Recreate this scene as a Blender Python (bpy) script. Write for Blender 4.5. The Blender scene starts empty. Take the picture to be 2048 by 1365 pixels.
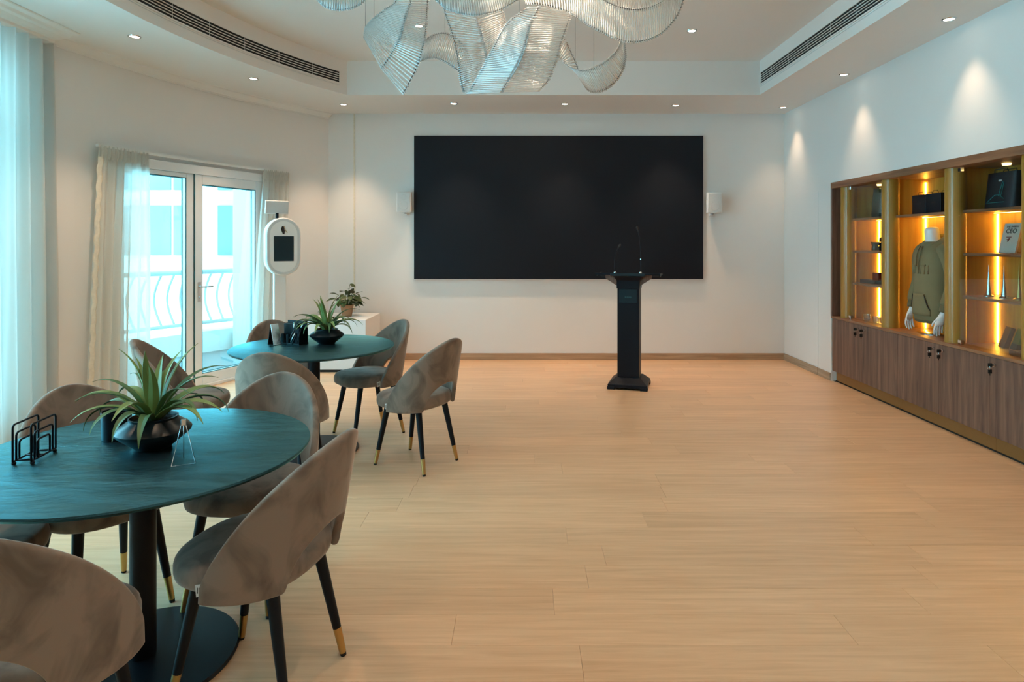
import bpy, bmesh, math, random
from mathutils import Vector, Matrix

PI = math.pi
scene = bpy.context.scene
COL = scene.collection

# ------------------------------------------------------------------ camera, world, exposure
F_PX = 1250.0                      # focal length in pixels of a 2048 px wide frame
cam_d = bpy.data.cameras.new('camera')
cam_d.sensor_fit = 'HORIZONTAL'
cam_d.sensor_width = 36.0
cam_d.lens = 36.0 * F_PX / 2048.0
cam_d.shift_x = -26.0 / 2048.0
cam_d.shift_y = -195.5 / 2048.0    # level camera, frame shifted down
cam_d.clip_start = 0.05
cam = bpy.data.objects.new('camera', cam_d)
cam.location = (0, 0, 1.5)
cam.rotation_euler = (PI / 2, 0, 0)
COL.objects.link(cam)
scene.camera = cam

SKY = (0.28, 0.76, 1.0)
SKY_STRENGTH = 9.5
WARM = (1.0, 0.70, 0.46)
SPOT_W = 62.0
w = bpy.data.worlds.new('overcast_sky')
scene.world = w
w.use_nodes = True
w.node_tree.nodes['Background'].inputs[0].default_value = (*SKY, 1)
w.node_tree.nodes['Background'].inputs[1].default_value = SKY_STRENGTH
scene.view_settings.view_transform = 'Standard'
scene.view_settings.look = 'None'
scene.view_settings.gamma = 1.0
scene.view_settings.use_curve_mapping = False
scene.view_settings.exposure = 0.53
cy = scene.cycles
cy.max_bounces = 7
cy.use_light_tree = False
cy.diffuse_bounces = 4
cy.glossy_bounces = 2
cy.transmission_bounces = 4
cy.transparent_max_bounces = 10
cy.use_adaptive_sampling = True
cy.adaptive_threshold = 0.02
cy.sample_clamp_indirect = 6.0
cy.caustics_reflective = False
cy.caustics_refractive = False
cy.use_denoising = True
# sky portals in the two openings (they only guide sampling of the sky)
for (px, py, pz, pw, ph, rz) in ((-4.12, 2.85, 1.535, 3.74, 2.8, -PI / 2), (-3.40, 6.46, 1.15, 1.9, 2.25, -1.953)):
    pl_ = bpy.data.lights.new('sky_portal', 'AREA'); pl_.shape = 'RECTANGLE'; pl_.size = pw; pl_.size_y = ph
    pl_.cycles.is_portal = True
    po_ = bpy.data.objects.new('sky_portal', pl_); COL.objects.link(po_)
    po_.location = (px, py, pz); po_.rotation_euler = (PI / 2, 0, rz)

# ------------------------------------------------------------------ materials
def srgb(r, g, b):
    f = lambda c: (c / 255 / 12.92) if c / 255 <= 0.04045 else ((c / 255 + 0.055) / 1.055) ** 2.4
    return (f(r), f(g), f(b), 1)

def new_mat(name):
    m = bpy.data.materials.new(name)
    m.use_nodes = True
    nt = m.node_tree
    return m, nt, nt.nodes['Principled BSDF'], nt.nodes, nt.links

def plain(name, col, rough=0.5, metal=0.0, noise=0.06, scale=30.0, bump=0.0, bscale=200.0, spec=0.5, coat=0.0):
    """principled with a slight procedural colour variation"""
    m, nt, b, N, L = new_mat(name)
    b.inputs['Roughness'].default_value = rough
    b.inputs['Metallic'].default_value = metal
    b.inputs['Specular IOR Level'].default_value = spec
    b.inputs['Coat Weight'].default_value = coat
    tc = N.new('ShaderNodeTexCoord')
    nz = N.new('ShaderNodeTexNoise'); nz.inputs['Scale'].default_value = scale; nz.inputs['Detail'].default_value = 3
    L.new(tc.outputs['Object'], nz.inputs['Vector'])
    mx = N.new('ShaderNodeMixRGB'); mx.blend_type = 'MIX'
    c = Vector(col[:3])
    mx.inputs[1].default_value = (*(c * (1 - noise)), 1)
    mx.inputs[2].default_value = (*[min(1, v) for v in c * (1 + noise)], 1)
    L.new(nz.outputs['Fac'], mx.inputs[0]); L.new(mx.outputs[0], b.inputs['Base Color'])
    if bump:
        n2 = N.new('ShaderNodeTexNoise'); n2.inputs['Scale'].default_value = bscale
        L.new(tc.outputs['Object'], n2.inputs['Vector'])
        bp = N.new('ShaderNodeBump'); bp.inputs['Strength'].default_value = bump; bp.inputs['Distance'].default_value = 0.002
        L.new(n2.outputs['Fac'], bp.inputs['Height']); L.new(bp.outputs[0], b.inputs['Normal'])
    return m

def wood(name, dark, light, axis='X', scale=1.0, rough=0.45, per_object=False, contrast=1.0):
    """wood with grain streaks running along one axis (in object space)"""
    m, nt, b, N, L = new_mat(name)
    b.inputs['Roughness'].default_value = rough
    tc = N.new('ShaderNodeTexCoord')
    mp = N.new('ShaderNodeMapping')
    s = {'X': (1.2, 22, 22), 'Y': (22, 1.2, 22), 'Z': (22, 22, 1.2)}[axis]
    mp.inputs['Scale'].default_value = [v * scale for v in s]
    src = tc.outputs['Object']
    oi = None
    if per_object:
        oi = N.new('ShaderNodeObjectInfo')
        vm = N.new('ShaderNodeVectorMath'); vm.operation = 'SCALE'
        cb = N.new('ShaderNodeCombineXYZ')
        for i in range(3): L.new(oi.outputs['Random'], cb.inputs[i])
        L.new(cb.outputs[0], vm.inputs[0]); vm.inputs['Scale'].default_value = 57.0
        ad = N.new('ShaderNodeVectorMath'); ad.operation = 'ADD'
        L.new(src, ad.inputs[0]); L.new(vm.outputs[0], ad.inputs[1])
        src = ad.outputs[0]
    L.new(src, mp.inputs['Vector'])
    nz = N.new('ShaderNodeTexNoise'); nz.inputs['Scale'].default_value = 1.0; nz.inputs['Detail'].default_value = 6; nz.inputs['Roughness'].default_value = 0.62
    nz.inputs['Distortion'].default_value = 0.6
    L.new(mp.outputs[0], nz.inputs['Vector'])
    rp = N.new('ShaderNodeValToRGB')
    rp.color_ramp.elements[0].position = 0.5 - 0.22 / contrast; rp.color_ramp.elements[0].color = dark
    rp.color_ramp.elements[1].position = 0.5 + 0.18 / contrast; rp.color_ramp.elements[1].color = light
    L.new(nz.outputs['Fac'], rp.inputs[0])
    out = rp.outputs[0]
    if per_object:
        hs = N.new('ShaderNodeHueSaturation')
        mr = N.new('ShaderNodeMapRange'); mr.inputs['To Min'].default_value = 0.94; mr.inputs['To Max'].default_value = 1.05
        L.new(oi.outputs['Random'], mr.inputs[0]); L.new(mr.outputs[0], hs.inputs['Value'])
        L.new(out, hs.inputs['Color']); out = hs.outputs[0]
    L.new(out, b.inputs['Base Color'])
    bp = N.new('ShaderNodeBump'); bp.inputs['Strength'].default_value = 0.08; bp.inputs['Distance'].default_value = 0.002
    L.new(nz.outputs['Fac'], bp.inputs['Height']); L.new(bp.outputs[0], b.inputs['Normal'])
    return m

def emis(name, col, strength):
    m, nt, b, N, L = new_mat(name)
    b.inputs['Base Color'].default_value = (*col[:3], 1)
    b.inputs['Emission Color'].default_value = (*col[:3], 1)
    b.inputs['Emission Strength'].default_value = strength
    return m

def glass_thin(name, tint, gloss=0.08, rough=0.0, edge=0.35):
    m, nt, b, N, L = new_mat(name)
    N.remove(b)
    out = N['Material Output']
    tr = N.new('ShaderNodeBsdfTransparent'); tr.inputs[0].default_value = (*tint, 1)
    gl = N.new('ShaderNodeBsdfGlossy'); gl.inputs['Roughness'].default_value = rough
    lw = N.new('ShaderNodeLayerWeight'); lw.inputs['Blend'].default_value = 0.35
    mt = N.new('ShaderNodeMath'); mt.operation = 'MULTIPLY_ADD'; mt.inputs[1].default_value = edge; mt.inputs[2].default_value = gloss * 0.4
    L.new(lw.outputs['Fresnel'], mt.inputs[0])
    mx = N.new('ShaderNodeMixShader')
    L.new(mt.outputs[0], mx.inputs[0]); L.new(tr.outputs[0], mx.inputs[1]); L.new(gl.outputs[0], mx.inputs[2])
    L.new(mx.outputs[0], out.inputs[0])
    return m

def sheer(name, col, transp=0.25, transl=0.5):
    m, nt, b, N, L = new_mat(name)
    N.remove(b)
    out = N['Material Output']
    tc = N.new('ShaderNodeTexCoord')
    nz = N.new('ShaderNodeTexNoise'); nz.inputs['Scale'].default_value = 300.0
    L.new(tc.outputs['Object'], nz.inputs['Vector'])
    rp = N.new('ShaderNodeMapRange'); rp.inputs['To Min'].default_value = max(0, transp - 0.06); rp.inputs['To Max'].default_value = transp + 0.06
    L.new(nz.outputs['Fac'], rp.inputs[0])
    df = N.new('ShaderNodeBsdfDiffuse'); df.inputs[0].default_value = col
    tl = N.new('ShaderNodeBsdfTranslucent'); tl.inputs[0].default_value = col
    tp = N.new('ShaderNodeBsdfTransparent')
    m1 = N.new('ShaderNodeMixShader'); m1.inputs[0].default_value = transl
    m2 = N.new('ShaderNodeMixShader')
    L.new(df.outputs[0], m1.inputs[1]); L.new(tl.outputs[0], m1.inputs[2])
    if transp <= 0:
        L.new(m1.outputs[0], out.inputs[0]); return m
    L.new(rp.outputs[0], m2.inputs[0]); L.new(m1.outputs[0], m2.inputs[1]); L.new(tp.outputs[0], m2.inputs[2])
    L.new(m2.outputs[0], out.inputs[0])
    return m

def velvet(name, c0, c1):
    m, nt, b, N, L = new_mat(name)
    b.inputs['Roughness'].default_value = 0.85
    b.inputs['Sheen Weight'].default_value = 0.6
    b.inputs['Sheen Roughness'].default_value = 0.35
    b.inputs['Sheen Tint'].default_value = (0.85, 0.75, 0.68, 1)
    b.inputs['Specular IOR Level'].default_value = 0.2
    tc = N.new('ShaderNodeTexCoord')
    oi = N.new('ShaderNodeObjectInfo')
    ad = N.new('ShaderNodeVectorMath'); ad.operation = 'ADD'
    L.new(tc.outputs['Object'], ad.inputs[0]); L.new(oi.outputs['Location'], ad.inputs[1])
    mp = N.new('ShaderNodeMapping'); mp.inputs['Scale'].default_value = (5, 5, 3.5); mp.inputs['Rotation'].default_value = (0.4, 0.5, 0.3)
    L.new(ad.outputs[0], mp.inputs['Vector'])
    nz = N.new('ShaderNodeTexNoise'); nz.inputs['Scale'].default_value = 1.6; nz.inputs['Detail'].default_value = 5; nz.inputs['Distortion'].default_value = 1.0
    L.new(mp.outputs[0], nz.inputs['Vector'])
    rp = N.new('ShaderNodeValToRGB')
    rp.color_ramp.elements[0].position = 0.33; rp.color_ramp.elements[0].color = c0
    rp.color_ramp.elements[1].position = 0.56; rp.color_ramp.elements[1].color = c1
    L.new(nz.outputs['Fac'], rp.inputs[0]); L.new(rp.outputs[0], b.inputs['Base Color'])
    return m

def slate(name):
    """near-black stone, riven relief, cyan reflected daylight put into the gloss colour"""
    m, nt, b, N, L = new_mat(name)
    N.remove(b)
    out = N['Material Output']
    tc = N.new('ShaderNodeTexCoord')
    mp = N.new('ShaderNodeMapping'); mp.inputs['Scale'].default_value = (2.6, 8.0, 3.0); mp.inputs['Rotation'].default_value = (0, 0, 0.3)
    L.new(tc.outputs['Object'], mp.inputs['Vector'])
    nz = N.new('ShaderNodeTexNoise'); nz.inputs['Scale'].default_value = 1.4; nz.inputs['Detail'].default_value = 10; nz.inputs['Roughness'].default_value = 0.68; nz.inputs['Distortion'].default_value = 1.6
    L.new(mp.outputs[0], nz.inputs['Vector'])
    bp = N.new('ShaderNodeBump'); bp.inputs['Strength'].default_value = 0.55; bp.inputs['Distance'].default_value = 0.012
    L.new(nz.outputs['Fac'], bp.inputs['Height'])
    df = N.new('ShaderNodeBsdfDiffuse'); df.inputs[0].default_value = (0.010, 0.018, 0.022, 1)
    gl = N.new('ShaderNodeBsdfGlossy'); gl.inputs[0].default_value = (0.36, 0.88, 1.0, 1); gl.inputs['Roughness'].default_value = 0.24  # cyan tint imitates daylight mirrored in the black top
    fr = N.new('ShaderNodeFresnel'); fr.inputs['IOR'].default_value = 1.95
    mx = N.new('ShaderNodeMixShader')
    L.new(bp.outputs[0], gl.inputs['Normal']); L.new(bp.outputs[0], df.inputs['Normal'])
    L.new(fr.outputs[0], mx.inputs[0]); L.new(df.outputs[0], mx.inputs[1]); L.new(gl.outputs[0], mx.inputs[2])
    L.new(mx.outputs[0], out.inputs[0])
    return m

def glass_rod(name):
    m, nt, b, N, L = new_mat(name)
    N.remove(b)
    out = N['Material Output']
    tr = N.new('ShaderNodeBsdfTransparent'); tr.inputs[0].default_value = (0.95, 0.97, 0.97, 1)
    gl = N.new('ShaderNodeBsdfGlossy'); gl.inputs['Roughness'].default_value = 0.12; gl.inputs[0].default_value = (1, 1, 1, 1)
    df = N.new('ShaderNodeBsdfDiffuse'); df.inputs[0].default_value = (0.92, 0.92, 0.90, 1)
    tl = N.new('ShaderNodeBsdfTranslucent'); tl.inputs[0].default_value = (0.92, 0.92, 0.90, 1)
    lw = N.new('ShaderNodeLayerWeight'); lw.inputs['Blend'].default_value = 0.5
    m1 = N.new('ShaderNodeMixShader'); m1.inputs[0].default_value = 0.5
    L.new(df.outputs[0], m1.inputs[1]); L.new(tl.outputs[0], m1.inputs[2])
    m0 = N.new('ShaderNodeMixShader'); m0.inputs[0].default_value = 0.40
    L.new(tr.outputs[0], m0.inputs[1]); L.new(m1.outputs[0], m0.inputs[2])
    m2 = N.new('ShaderNodeMixShader')
    mt = N.new('ShaderNodeMath'); mt.operation = 'MULTIPLY_ADD'; mt.inputs[1].default_value = 0.5; mt.inputs[2].default_value = 0.04
    L.new(lw.outputs['Facing'], mt.inputs[0]); L.new(mt.outputs[0], m2.inputs[0])
    L.new(m0.outputs[0], m2.inputs[1]); L.new(gl.outputs[0], m2.inputs[2])
    L.new(m2.outputs[0], out.inputs[0])
    return m

M = {}
M['wall'] = plain('wall_paint', (0.79, 0.775, 0.75), 0.65, noise=0.015, scale=3, bump=0.04, bscale=350)
M['ceil'] = plain('ceiling_paint', (0.80, 0.78, 0.75), 0.7, noise=0.012, scale=3)
M['trimw'] = plain('white_plaster_trim', (0.80, 0.79, 0.76), 0.55, noise=0.02, scale=12)
M['floor'] = wood('light_oak_laminate', srgb(205, 160, 120), srgb(234, 193, 154), 'X', 1.5, 0.36, per_object=True, contrast=0.72)
M['subfloor'] = plain('subfloor', srgb(120, 88, 60), 0.8)
M['skirt'] = wood('greyed_oak_skirting', srgb(150, 118, 90), srgb(190, 158, 126), 'X', 1.4, 0.5)
M['skirt_y'] = wood('greyed_oak_skirting_side', srgb(140, 118, 96), srgb(182, 160, 136), 'Y', 1.4, 0.5)
M['walnut'] = wood('walnut_veneer', srgb(74, 52, 44), srgb(136, 102, 86), 'Z', 1.1, 0.42, contrast=1.05)
M['walnut_y'] = wood('walnut_veneer_long', srgb(104, 68, 46), srgb(160, 114, 82), 'Y', 0.9, 0.42)
M['amber_wood'] = wood('honey_veneer', srgb(184, 128, 40), srgb(212, 162, 66), 'Z', 0.8, 0.45)
M['gold_pillar'] = plain('satin_gold_metal', (0.40, 0.205, 0.032), 0.28, 0.0, noise=0.0, coat=0.1)
M['brass'] = plain('brushed_brass', (0.55, 0.34, 0.12), 0.3, 0.95, noise=0.05)
M['kick'] = plain('bronze_kick', (0.30, 0.13, 0.035), 0.45, 0.1)
M['black'] = plain('black_metal', (0.004, 0.007, 0.012), 0.42, 0.0, noise=0.1, spec=0.18)
M['blackgloss'] = plain('black_glaze', (0.004, 0.010, 0.014), 0.32, 0.0, noise=0.1, spec=0.3)
M['rubber'] = plain('black_rubber', (0.008, 0.008, 0.008), 0.8)
M['lectern'] = plain('black_satin_board', (0.005, 0.008, 0.014), 0.45, noise=0.1, spec=0.2)
M['lectern_teal'] = plain('dark_teal_panel', (0.006, 0.022, 0.032), 0.4, noise=0.1, spec=0.3)
M['logo_teal'] = plain('teal_print', (0.012, 0.09, 0.10), 0.5)
M['screen'] = plain('led_panel_black', (0.0045, 0.007, 0.013), 0.5, noise=0.12, scale=2, spec=0.25)
M['white_plastic'] = plain('white_plastic', (0.80, 0.80, 0.79), 0.4, noise=0.01)
M['grille'] = plain('pale_grille', (0.62, 0.64, 0.64), 0.6, noise=0.12, scale=400)
M['pvc'] = plain('white_pvc_frame', (0.80, 0.81, 0.81), 0.35, noise=0.01)
M['teal_gasket'] = plain('dark_teal_gasket', (0.01, 0.10, 0.12), 0.5)
M['chrome'] = plain('polished_steel', (0.72, 0.72, 0.72), 0.18, 1.0, noise=0.02)
M['steel'] = plain('dark_steel_wire', (0.045, 0.045, 0.05), 0.3, 0.9, noise=0.05)
M['velvet'] = velvet('taupe_velvet', srgb(106, 92, 82), srgb(140, 122, 109))
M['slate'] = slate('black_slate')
M['glass_door'] = glass_thin('door_glass', (0.90, 0.97, 0.97), 0.08)
M['glass_case'] = glass_thin('case_glass', (0.95, 0.97, 0.96), 0.06, edge=0.10)
M['glass_cup'] = glass_thin('clear_glass', (0.93, 0.95, 0.93), 0.5)
M['sheer_big'] = sheer('sheer_white_curtain', (0.74, 0.70, 0.65, 1), 0.0, 0.34)
M['sheer'] = sheer('sheer_cream_curtain', (0.86, 0.84, 0.78, 1), 0.14, 0.5)
M['tape'] = plain('cream_curtain_hem', (0.76, 0.70, 0.58), 0.8, noise=0.15, scale=40)
M['rod'] = glass_rod('clear_glass_rod')
M['leaf'] = plain('agave_green', srgb(124, 144, 82), 0.45, noise=0.3, scale=9)
M['leaf_dark'] = plain('agave_dark_green', srgb(82, 112, 70), 0.45, noise=0.3, scale=9)
M['pothos'] = plain('pothos_green', srgb(62, 80, 40), 0.4, noise=0.4, scale=25)
M['terracotta'] = plain('tan_pot', srgb(168, 122, 86), 0.6, noise=0.12, scale=12)
M['soil'] = plain('dark_soil', (0.02, 0.016, 0.012), 0.9, noise=0.5, scale=60, bump=0.8, bscale=120)
M['dl_face'] = emis('downlight_lens', (1.0, 0.90, 0.76), 9.0)
M['led_strip'] = emis('warm_led_strip', (1.0, 0.56, 0.07), 26.0)
M['puck'] = emis('warm_puck_lamp', (1.0, 0.62, 0.20), 5.0)
M['olive'] = plain('olive_fleece', srgb(126, 116, 84), 0.9, noise=0.10, scale=14, bump=0.5, bscale=500)
M['olive_dark'] = plain('olive_fleece_rib', srgb(106, 99, 72), 0.9, noise=0.2, scale=60)
M['mannequin'] = plain('white_mannequin', (0.82, 0.82, 0.80), 0.4, noise=0.01)
M['ink'] = plain('black_ink', (0.015, 0.013, 0.012), 0.7)
M['paper'] = plain('pale_book_cover', srgb(214, 204, 192), 0.5, noise=0.03)
M['bag_black'] = plain('black_bag', (0.008, 0.010, 0.016), 0.4, noise=0.2, bump=0.3, bscale=25)
M['bag_green'] = plain('dark_green_foil', (0.03, 0.06, 0.05), 0.3, noise=0.3, bump=1.0, bscale=30)
M['red_box'] = plain('dark_red_box', srgb(120, 30, 24), 0.5, noise=0.1)
M['dark_box'] = plain('charcoal_box', srgb(52, 46, 44), 0.5, noise=0.1)
M['brown_box'] = plain('brown_leather_box', srgb(110, 74, 50), 0.5, noise=0.15)
M['green_box'] = plain('olive_green_box', srgb(96, 100, 40), 0.5, noise=0.15)
M['teal_print'] = plain('teal_bag_print', (0.02, 0.30, 0.30), 0.4)
M['dark_cup'] = plain('dark_green_glaze', (0.045, 0.06, 0.05), 0.25, noise=0.2)
M['ext_white'] = plain('exterior_white_render', (0.78, 0.72, 0.66), 0.7, noise=0.02)
M['ext_floor'] = plain('balcony_tiles', (0.14, 0.17, 0.17), 0.5, noise=0.06, scale=4)
M['ext_rail'] = plain('pale_painted_steel', (0.40, 0.38, 0.36), 0.4, noise=0.04)
M['ext_glass'] = plain('blue_green_facade_glass', (0.16, 0.17, 0.17), 0.2, noise=0.2, scale=0.6)
M['vent_dark'] = plain('vent_cavity', (0.010, 0.014, 0.018), 0.8)
M['tag'] = plain('white_fabric_tag', (0.75, 0.75, 0.74), 0.7)

# ------------------------------------------------------------------ mesh helpers
class MB:
    def __init__(s): s.v = []; s.f = []
    def add(s, vs, fs):
        o = len(s.v); s.v += [tuple(v) for v in vs]; s.f += [tuple(i + o for i in f) for f in fs]; return s
    def box(s, x0, x1, y0, y1, z0, z1):
        return s.add([(x0,y0,z0),(x1,y0,z0),(x1,y1,z0),(x0,y1,z0),(x0,y0,z1),(x1,y0,z1),(x1,y1,z1),(x0,y1,z1)],
                     [(0,3,2,1),(4,5,6,7),(0,1,5,4),(1,2,6,5),(2,3,7,6),(3,0,4,7)])
    def lathe(s, prof, seg=24, c=(0,0,0)):
        n = len(prof); vs = []
        for i in range(seg):
            a = 2 * PI * i / seg
            for r, z in prof: vs.append((c[0] + r * math.cos(a), c[1] + r * math.sin(a), c[2] + z))
        fs = []
        for i in range(seg):
            k = (i + 1) % seg
            for j in range(n - 1): fs.append((i*n+j, k*n+j, k*n+j+1, i*n+j+1))
        if prof[0][0] > 1e-6: fs.append(tuple(i * n for i in reversed(range(seg))))
        if prof[-1][0] > 1e-6: fs.append(tuple(i * n + n - 1 for i in range(seg)))
        return s.add(vs, fs)
    def tube(s, pts, r, seg=6, closed=False):
        pts = [Vector(p) for p in pts]; n = len(pts)
        rr = r if isinstance(r, (list, tuple)) else [r] * n
        ref = None; vs = []
        for i, p in enumerate(pts):
            if closed: t = pts[(i+1) % n] - pts[i-1]
            else: t = pts[min(i+1, n-1)] - pts[max(i-1, 0)]
            t.normalize()
            if ref is None:
                ref = t.orthogonal().normalized()
            ref = (ref - t * ref.dot(t)).normalized(); b = t.cross(ref)
            for k in range(seg):
                a = 2 * PI * k / seg
                vs.append(p + (ref * math.cos(a) + b * math.sin(a)) * rr[i])
        fs = []
        m = n if closed else n - 1
        for i in range(m):
            j = (i + 1) % n
            for k in range(seg):
                q = (k + 1) % seg
                fs.append((i*seg+k, i*seg+q, j*seg+q, j*seg+k))
        if not closed:
            fs.append(tuple(reversed(range(seg)))); fs.append(tuple((n-1)*seg + k for k in range(seg)))
        return s.add(vs, fs)
    def prism(s, poly, axis, a0, a1):
        """poly: 2D outline, extruded along axis from a0 to a1"""
        def mk(p, a): return {'X': (a, p[0], p[1]), 'Y': (p[0], a, p[1]), 'Z': (p[0], p[1], a)}[axis]
        n = len(poly)
        vs = [mk(p, a0) for p in poly] + [mk(p, a1) for p in poly]
        fs = [tuple(reversed(range(n))), tuple(range(n, 2*n))] + [(i, (i+1) % n, n + (i+1) % n, n + i) for i in range(n)]
        return s.add(vs, fs)
    def grid(s, rows):
        n = len(rows); m = len(rows[0])
        return s.add([p for r in rows for p in r], [(i*m+j, i*m+j+1, (i+1)*m+j+1, (i+1)*m+j) for i in range(n-1) for j in range(m-1)])
    def loft(s, rings, cap=True):
        m = len(rings[0]); n = len(rings)
        fs = [(i*m+j, i*m+(j+1) % m, (i+1)*m+(j+1) % m, (i+1)*m+j) for i in range(n-1) for j in range(m)]
        if cap: fs += [tuple(reversed(range(m))), tuple((n-1)*m + j for j in range(m))]
        return s.add([p for r in rings for p in r], fs)
    def mesh(s, name, mat, smooth=False, bevel=0.0, bseg=2):
        me = bpy.data.meshes.new(name)
        me.from_pydata(s.v, [], s.f)
        bm = bmesh.new(); bm.from_mesh(me)
        bmesh.ops.recalc_face_normals(bm, faces=bm.faces)
        if bevel > 0:
            es = [e for e in bm.edges if len(e.link_faces) == 2 and e.calc_face_angle(0) > 0.5]
            bmesh.ops.bevel(bm, geom=es, offset=bevel, segments=bseg, profile=0.5, affect='EDGES', clamp_overlap=True)
        bm.to_mesh(me); bm.free()
        if smooth:
            for p in me.polygons: p.use_smooth = True
            if smooth == 'angle':
                try: me.set_sharp_from_angle(angle=math.radians(38))
                except Exception: pass
        me.materials.append(M[mat])
        return me
    def build(s, name, mat, parent=None, smooth=False, bevel=0.0, bseg=2):
        o = bpy.data.objects.new(name, s.mesh(name, mat, smooth, bevel, bseg))
        COL.objects.link(o)
        if parent is not None: o.parent = parent
        return o

def tag(o, label=None, cat=None, group=None, kind=None):
    if label: o['label'] = label
    if cat: o['category'] = cat
    if group: o['group'] = group
    if kind: o['kind'] = kind
    return o

def thing(name, label, cat, loc=(0,0,0), rz=0.0, group=None, kind=None):
    o = bpy.data.objects.new(name, None)
    o.empty_display_size = 0.1
    COL.objects.link(o)
    o.location = loc; o.rotation_euler = (0, 0, rz)
    return tag(o, label, cat, group, kind)

def link_copy(src, parent):
    c = src.copy(); COL.objects.link(c); c.parent = parent
    return c

def copy_thing(root, loc, rz, label, group=None):
    r = root.copy(); COL.objects.link(r)
    r.location = loc; r.rotation_euler = (0, 0, rz); r['label'] = label
    if group: r['group'] = group
    for ch in root.children:
        c = link_copy(ch, r)
        for g in ch.children: link_copy(g, c)
    return r

def catmull(pts, n):
    pts = [Vector(p) for p in pts]
    out = []
    m = len(pts) - 1
    for k in range(n + 1):
        t = k / n * m; i = min(int(t), m - 1); u = t - i
        p0 = pts[max(i-1, 0)]; p1 = pts[i]; p2 = pts[i+1]; p3 = pts[min(i+2, m)]
        out.append(0.5 * ((2*p1) + (p2-p0)*u + (2*p0-5*p1+4*p2-p3)*u*u + (3*p1-p0-3*p2+p3)*u**3))
    return out

def text_mesh(name, txt, size, mat, parent, loc, rot, ext=0.0006, align='CENTER'):
    cu = bpy.data.curves.new(name, 'FONT')
    cu.body = txt; cu.size = size; cu.extrude = ext; cu.align_x = align
    t = bpy.data.objects.new(name + '_tmp', cu); COL.objects.link(t)
    dg = bpy.context.evaluated_depsgraph_get()
    me = bpy.data.meshes.new_from_object(t.evaluated_get(dg))
    bpy.data.objects.remove(t)
    me.materials.clear(); me.materials.append(M[mat])
    o = bpy.data.objects.new(name, me); COL.objects.link(o)
    o.parent = parent; o.location = loc; o.rotation_euler = rot
    return o

# ------------------------------------------------------------------ the room
H1, H2 = 3.17, 3.553                 # lowered border ceiling, raised tray
XR, YB, XL, YF = 3.34, 8.05, -4.0, -2.2
CX, CY, RW, RT = 2.745, 4.0, 6.65, 5.63   # bowed left wall and tray edge share a centre
def arc_x(y, r=RW): return CX - math.sqrt(r * r - (y - CY) ** 2)
def arc_pt(a, r): return (CX - r * math.cos(a), CY + r * math.sin(a))      # angle up from the -X axis
def arc_a(y, r=RW): return math.asin((y - CY) / r)

# floor with planks
floor = MB().box(-4.1, 3.75, YF, 8.15, -0.10, -0.012).build('floor', 'subfloor')
tag(floor, 'light oak laminate floor of long planks', 'floor', kind='structure')
random.seed(4)
PW, PL = 0.193, 1.52
def plank_mesh(l):
    return MB().box(-l/2 + 0.0004, l/2 - 0.0004, -PW/2 + 0.0004, PW/2 - 0.0004, -0.012, 0.0).mesh('plank', 'floor', bevel=0.0007, bseg=1)
full = plank_mesh(PL)
y = 0.4
row = 0
while y < YB + 0.1:
    yc = y + PW / 2
    xa = -4.02 if yc < 5 else arc_x(min(yc + PW/2, YB)) - 0.06
    xb = XR + 0.28 if 2.4 < yc < 6.8 else XR + 0.02
    x = xa - random.random() * PL
    while x < xb:
        s, e = max(x, xa), min(x + PL, xb)
        if e - s > 0.02:
            me = full if abs(e - s - PL) < 1e-6 else plank_mesh(e - s)
            o = bpy.data.objects.new('plank', me); COL.objects.link(o)
            o.parent = floor; o.location = ((s + e) / 2, yc, 0)
        x += PL
    y += PW; row += 1
# the floor behind the camera, never in view, as one slab
MB().box(-4.02, XR + 0.02, YF, 0.4, -0.012, 0.0).build('floor_rear_slab', 'floor', floor)

# back wall, right wall, wall behind the camera
tag(MB().box(-2.75, XR + 0.6, YB, YB + 0.2, 0, H2 + 0.1).build('wall_back', 'wall'), 'pale wall behind the black screen', 'wall', kind='structure')
CAB0, CAB1, CABZ = 2.45, 6.815, 2.16
wr = MB().box(XR, XR + 0.2, CAB1, YB, 0, H1 + 0.05)
wr.box(XR, XR + 0.2, YF, CAB0, 0, H1 + 0.05)
wr.box(XR, XR + 0.2, CAB0, CAB1, CABZ, H1 + 0.05)
wr.box(XR + 0.45, XR + 0.6, CAB0 - 0.2, CAB1 + 0.2, 0, CABZ + 0.1)
tag(wr.build('wall_right', 'wall'), 'white wall holding the built-in display cabinet', 'wall', kind='structure')
tag(MB().box(XL - 0.2, XR + 0.2, YF - 0.2, YF, 0, H2 + 0.1).build('wall_front', 'wall'), 'plain wall behind the viewpoint', 'wall', kind='structure')

# bowed left wall with the balcony door opening
DA, DB = (-3.722, 5.55), (-3.006, 7.33)
DOOR_TOP = 2.30
def arc_wall(mb, y0, y1, z0, z1, n, r0=RW, r1=RW + 0.2):
    a0, a1 = arc_a(y0), arc_a(y1)
    for i in range(n):
        p, q = a0 + (a1 - a0) * i / n, a0 + (a1 - a0) * (i + 1) / n
        A, B, Cc, D = arc_pt(p, r0), arc_pt(q, r0), arc_pt(q, r1), arc_pt(p, r1)
        mb.prism([A, B, Cc, D], 'Z', z0, z1)
wl = MB()
arc_wall(wl, 4.95, DA[1], 0, H1 + 0.05, 4)
arc_wall(wl, DB[1], YB + 0.02, 0, H1 + 0.05, 6)
arc_wall(wl, DA[1], DB[1], DOOR_TOP, H1 + 0.05, 12)
tag(wl.build('wall_left', 'wall', smooth='angle'), 'bowed cream wall around the balcony door', 'wall', kind='structure')
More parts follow.
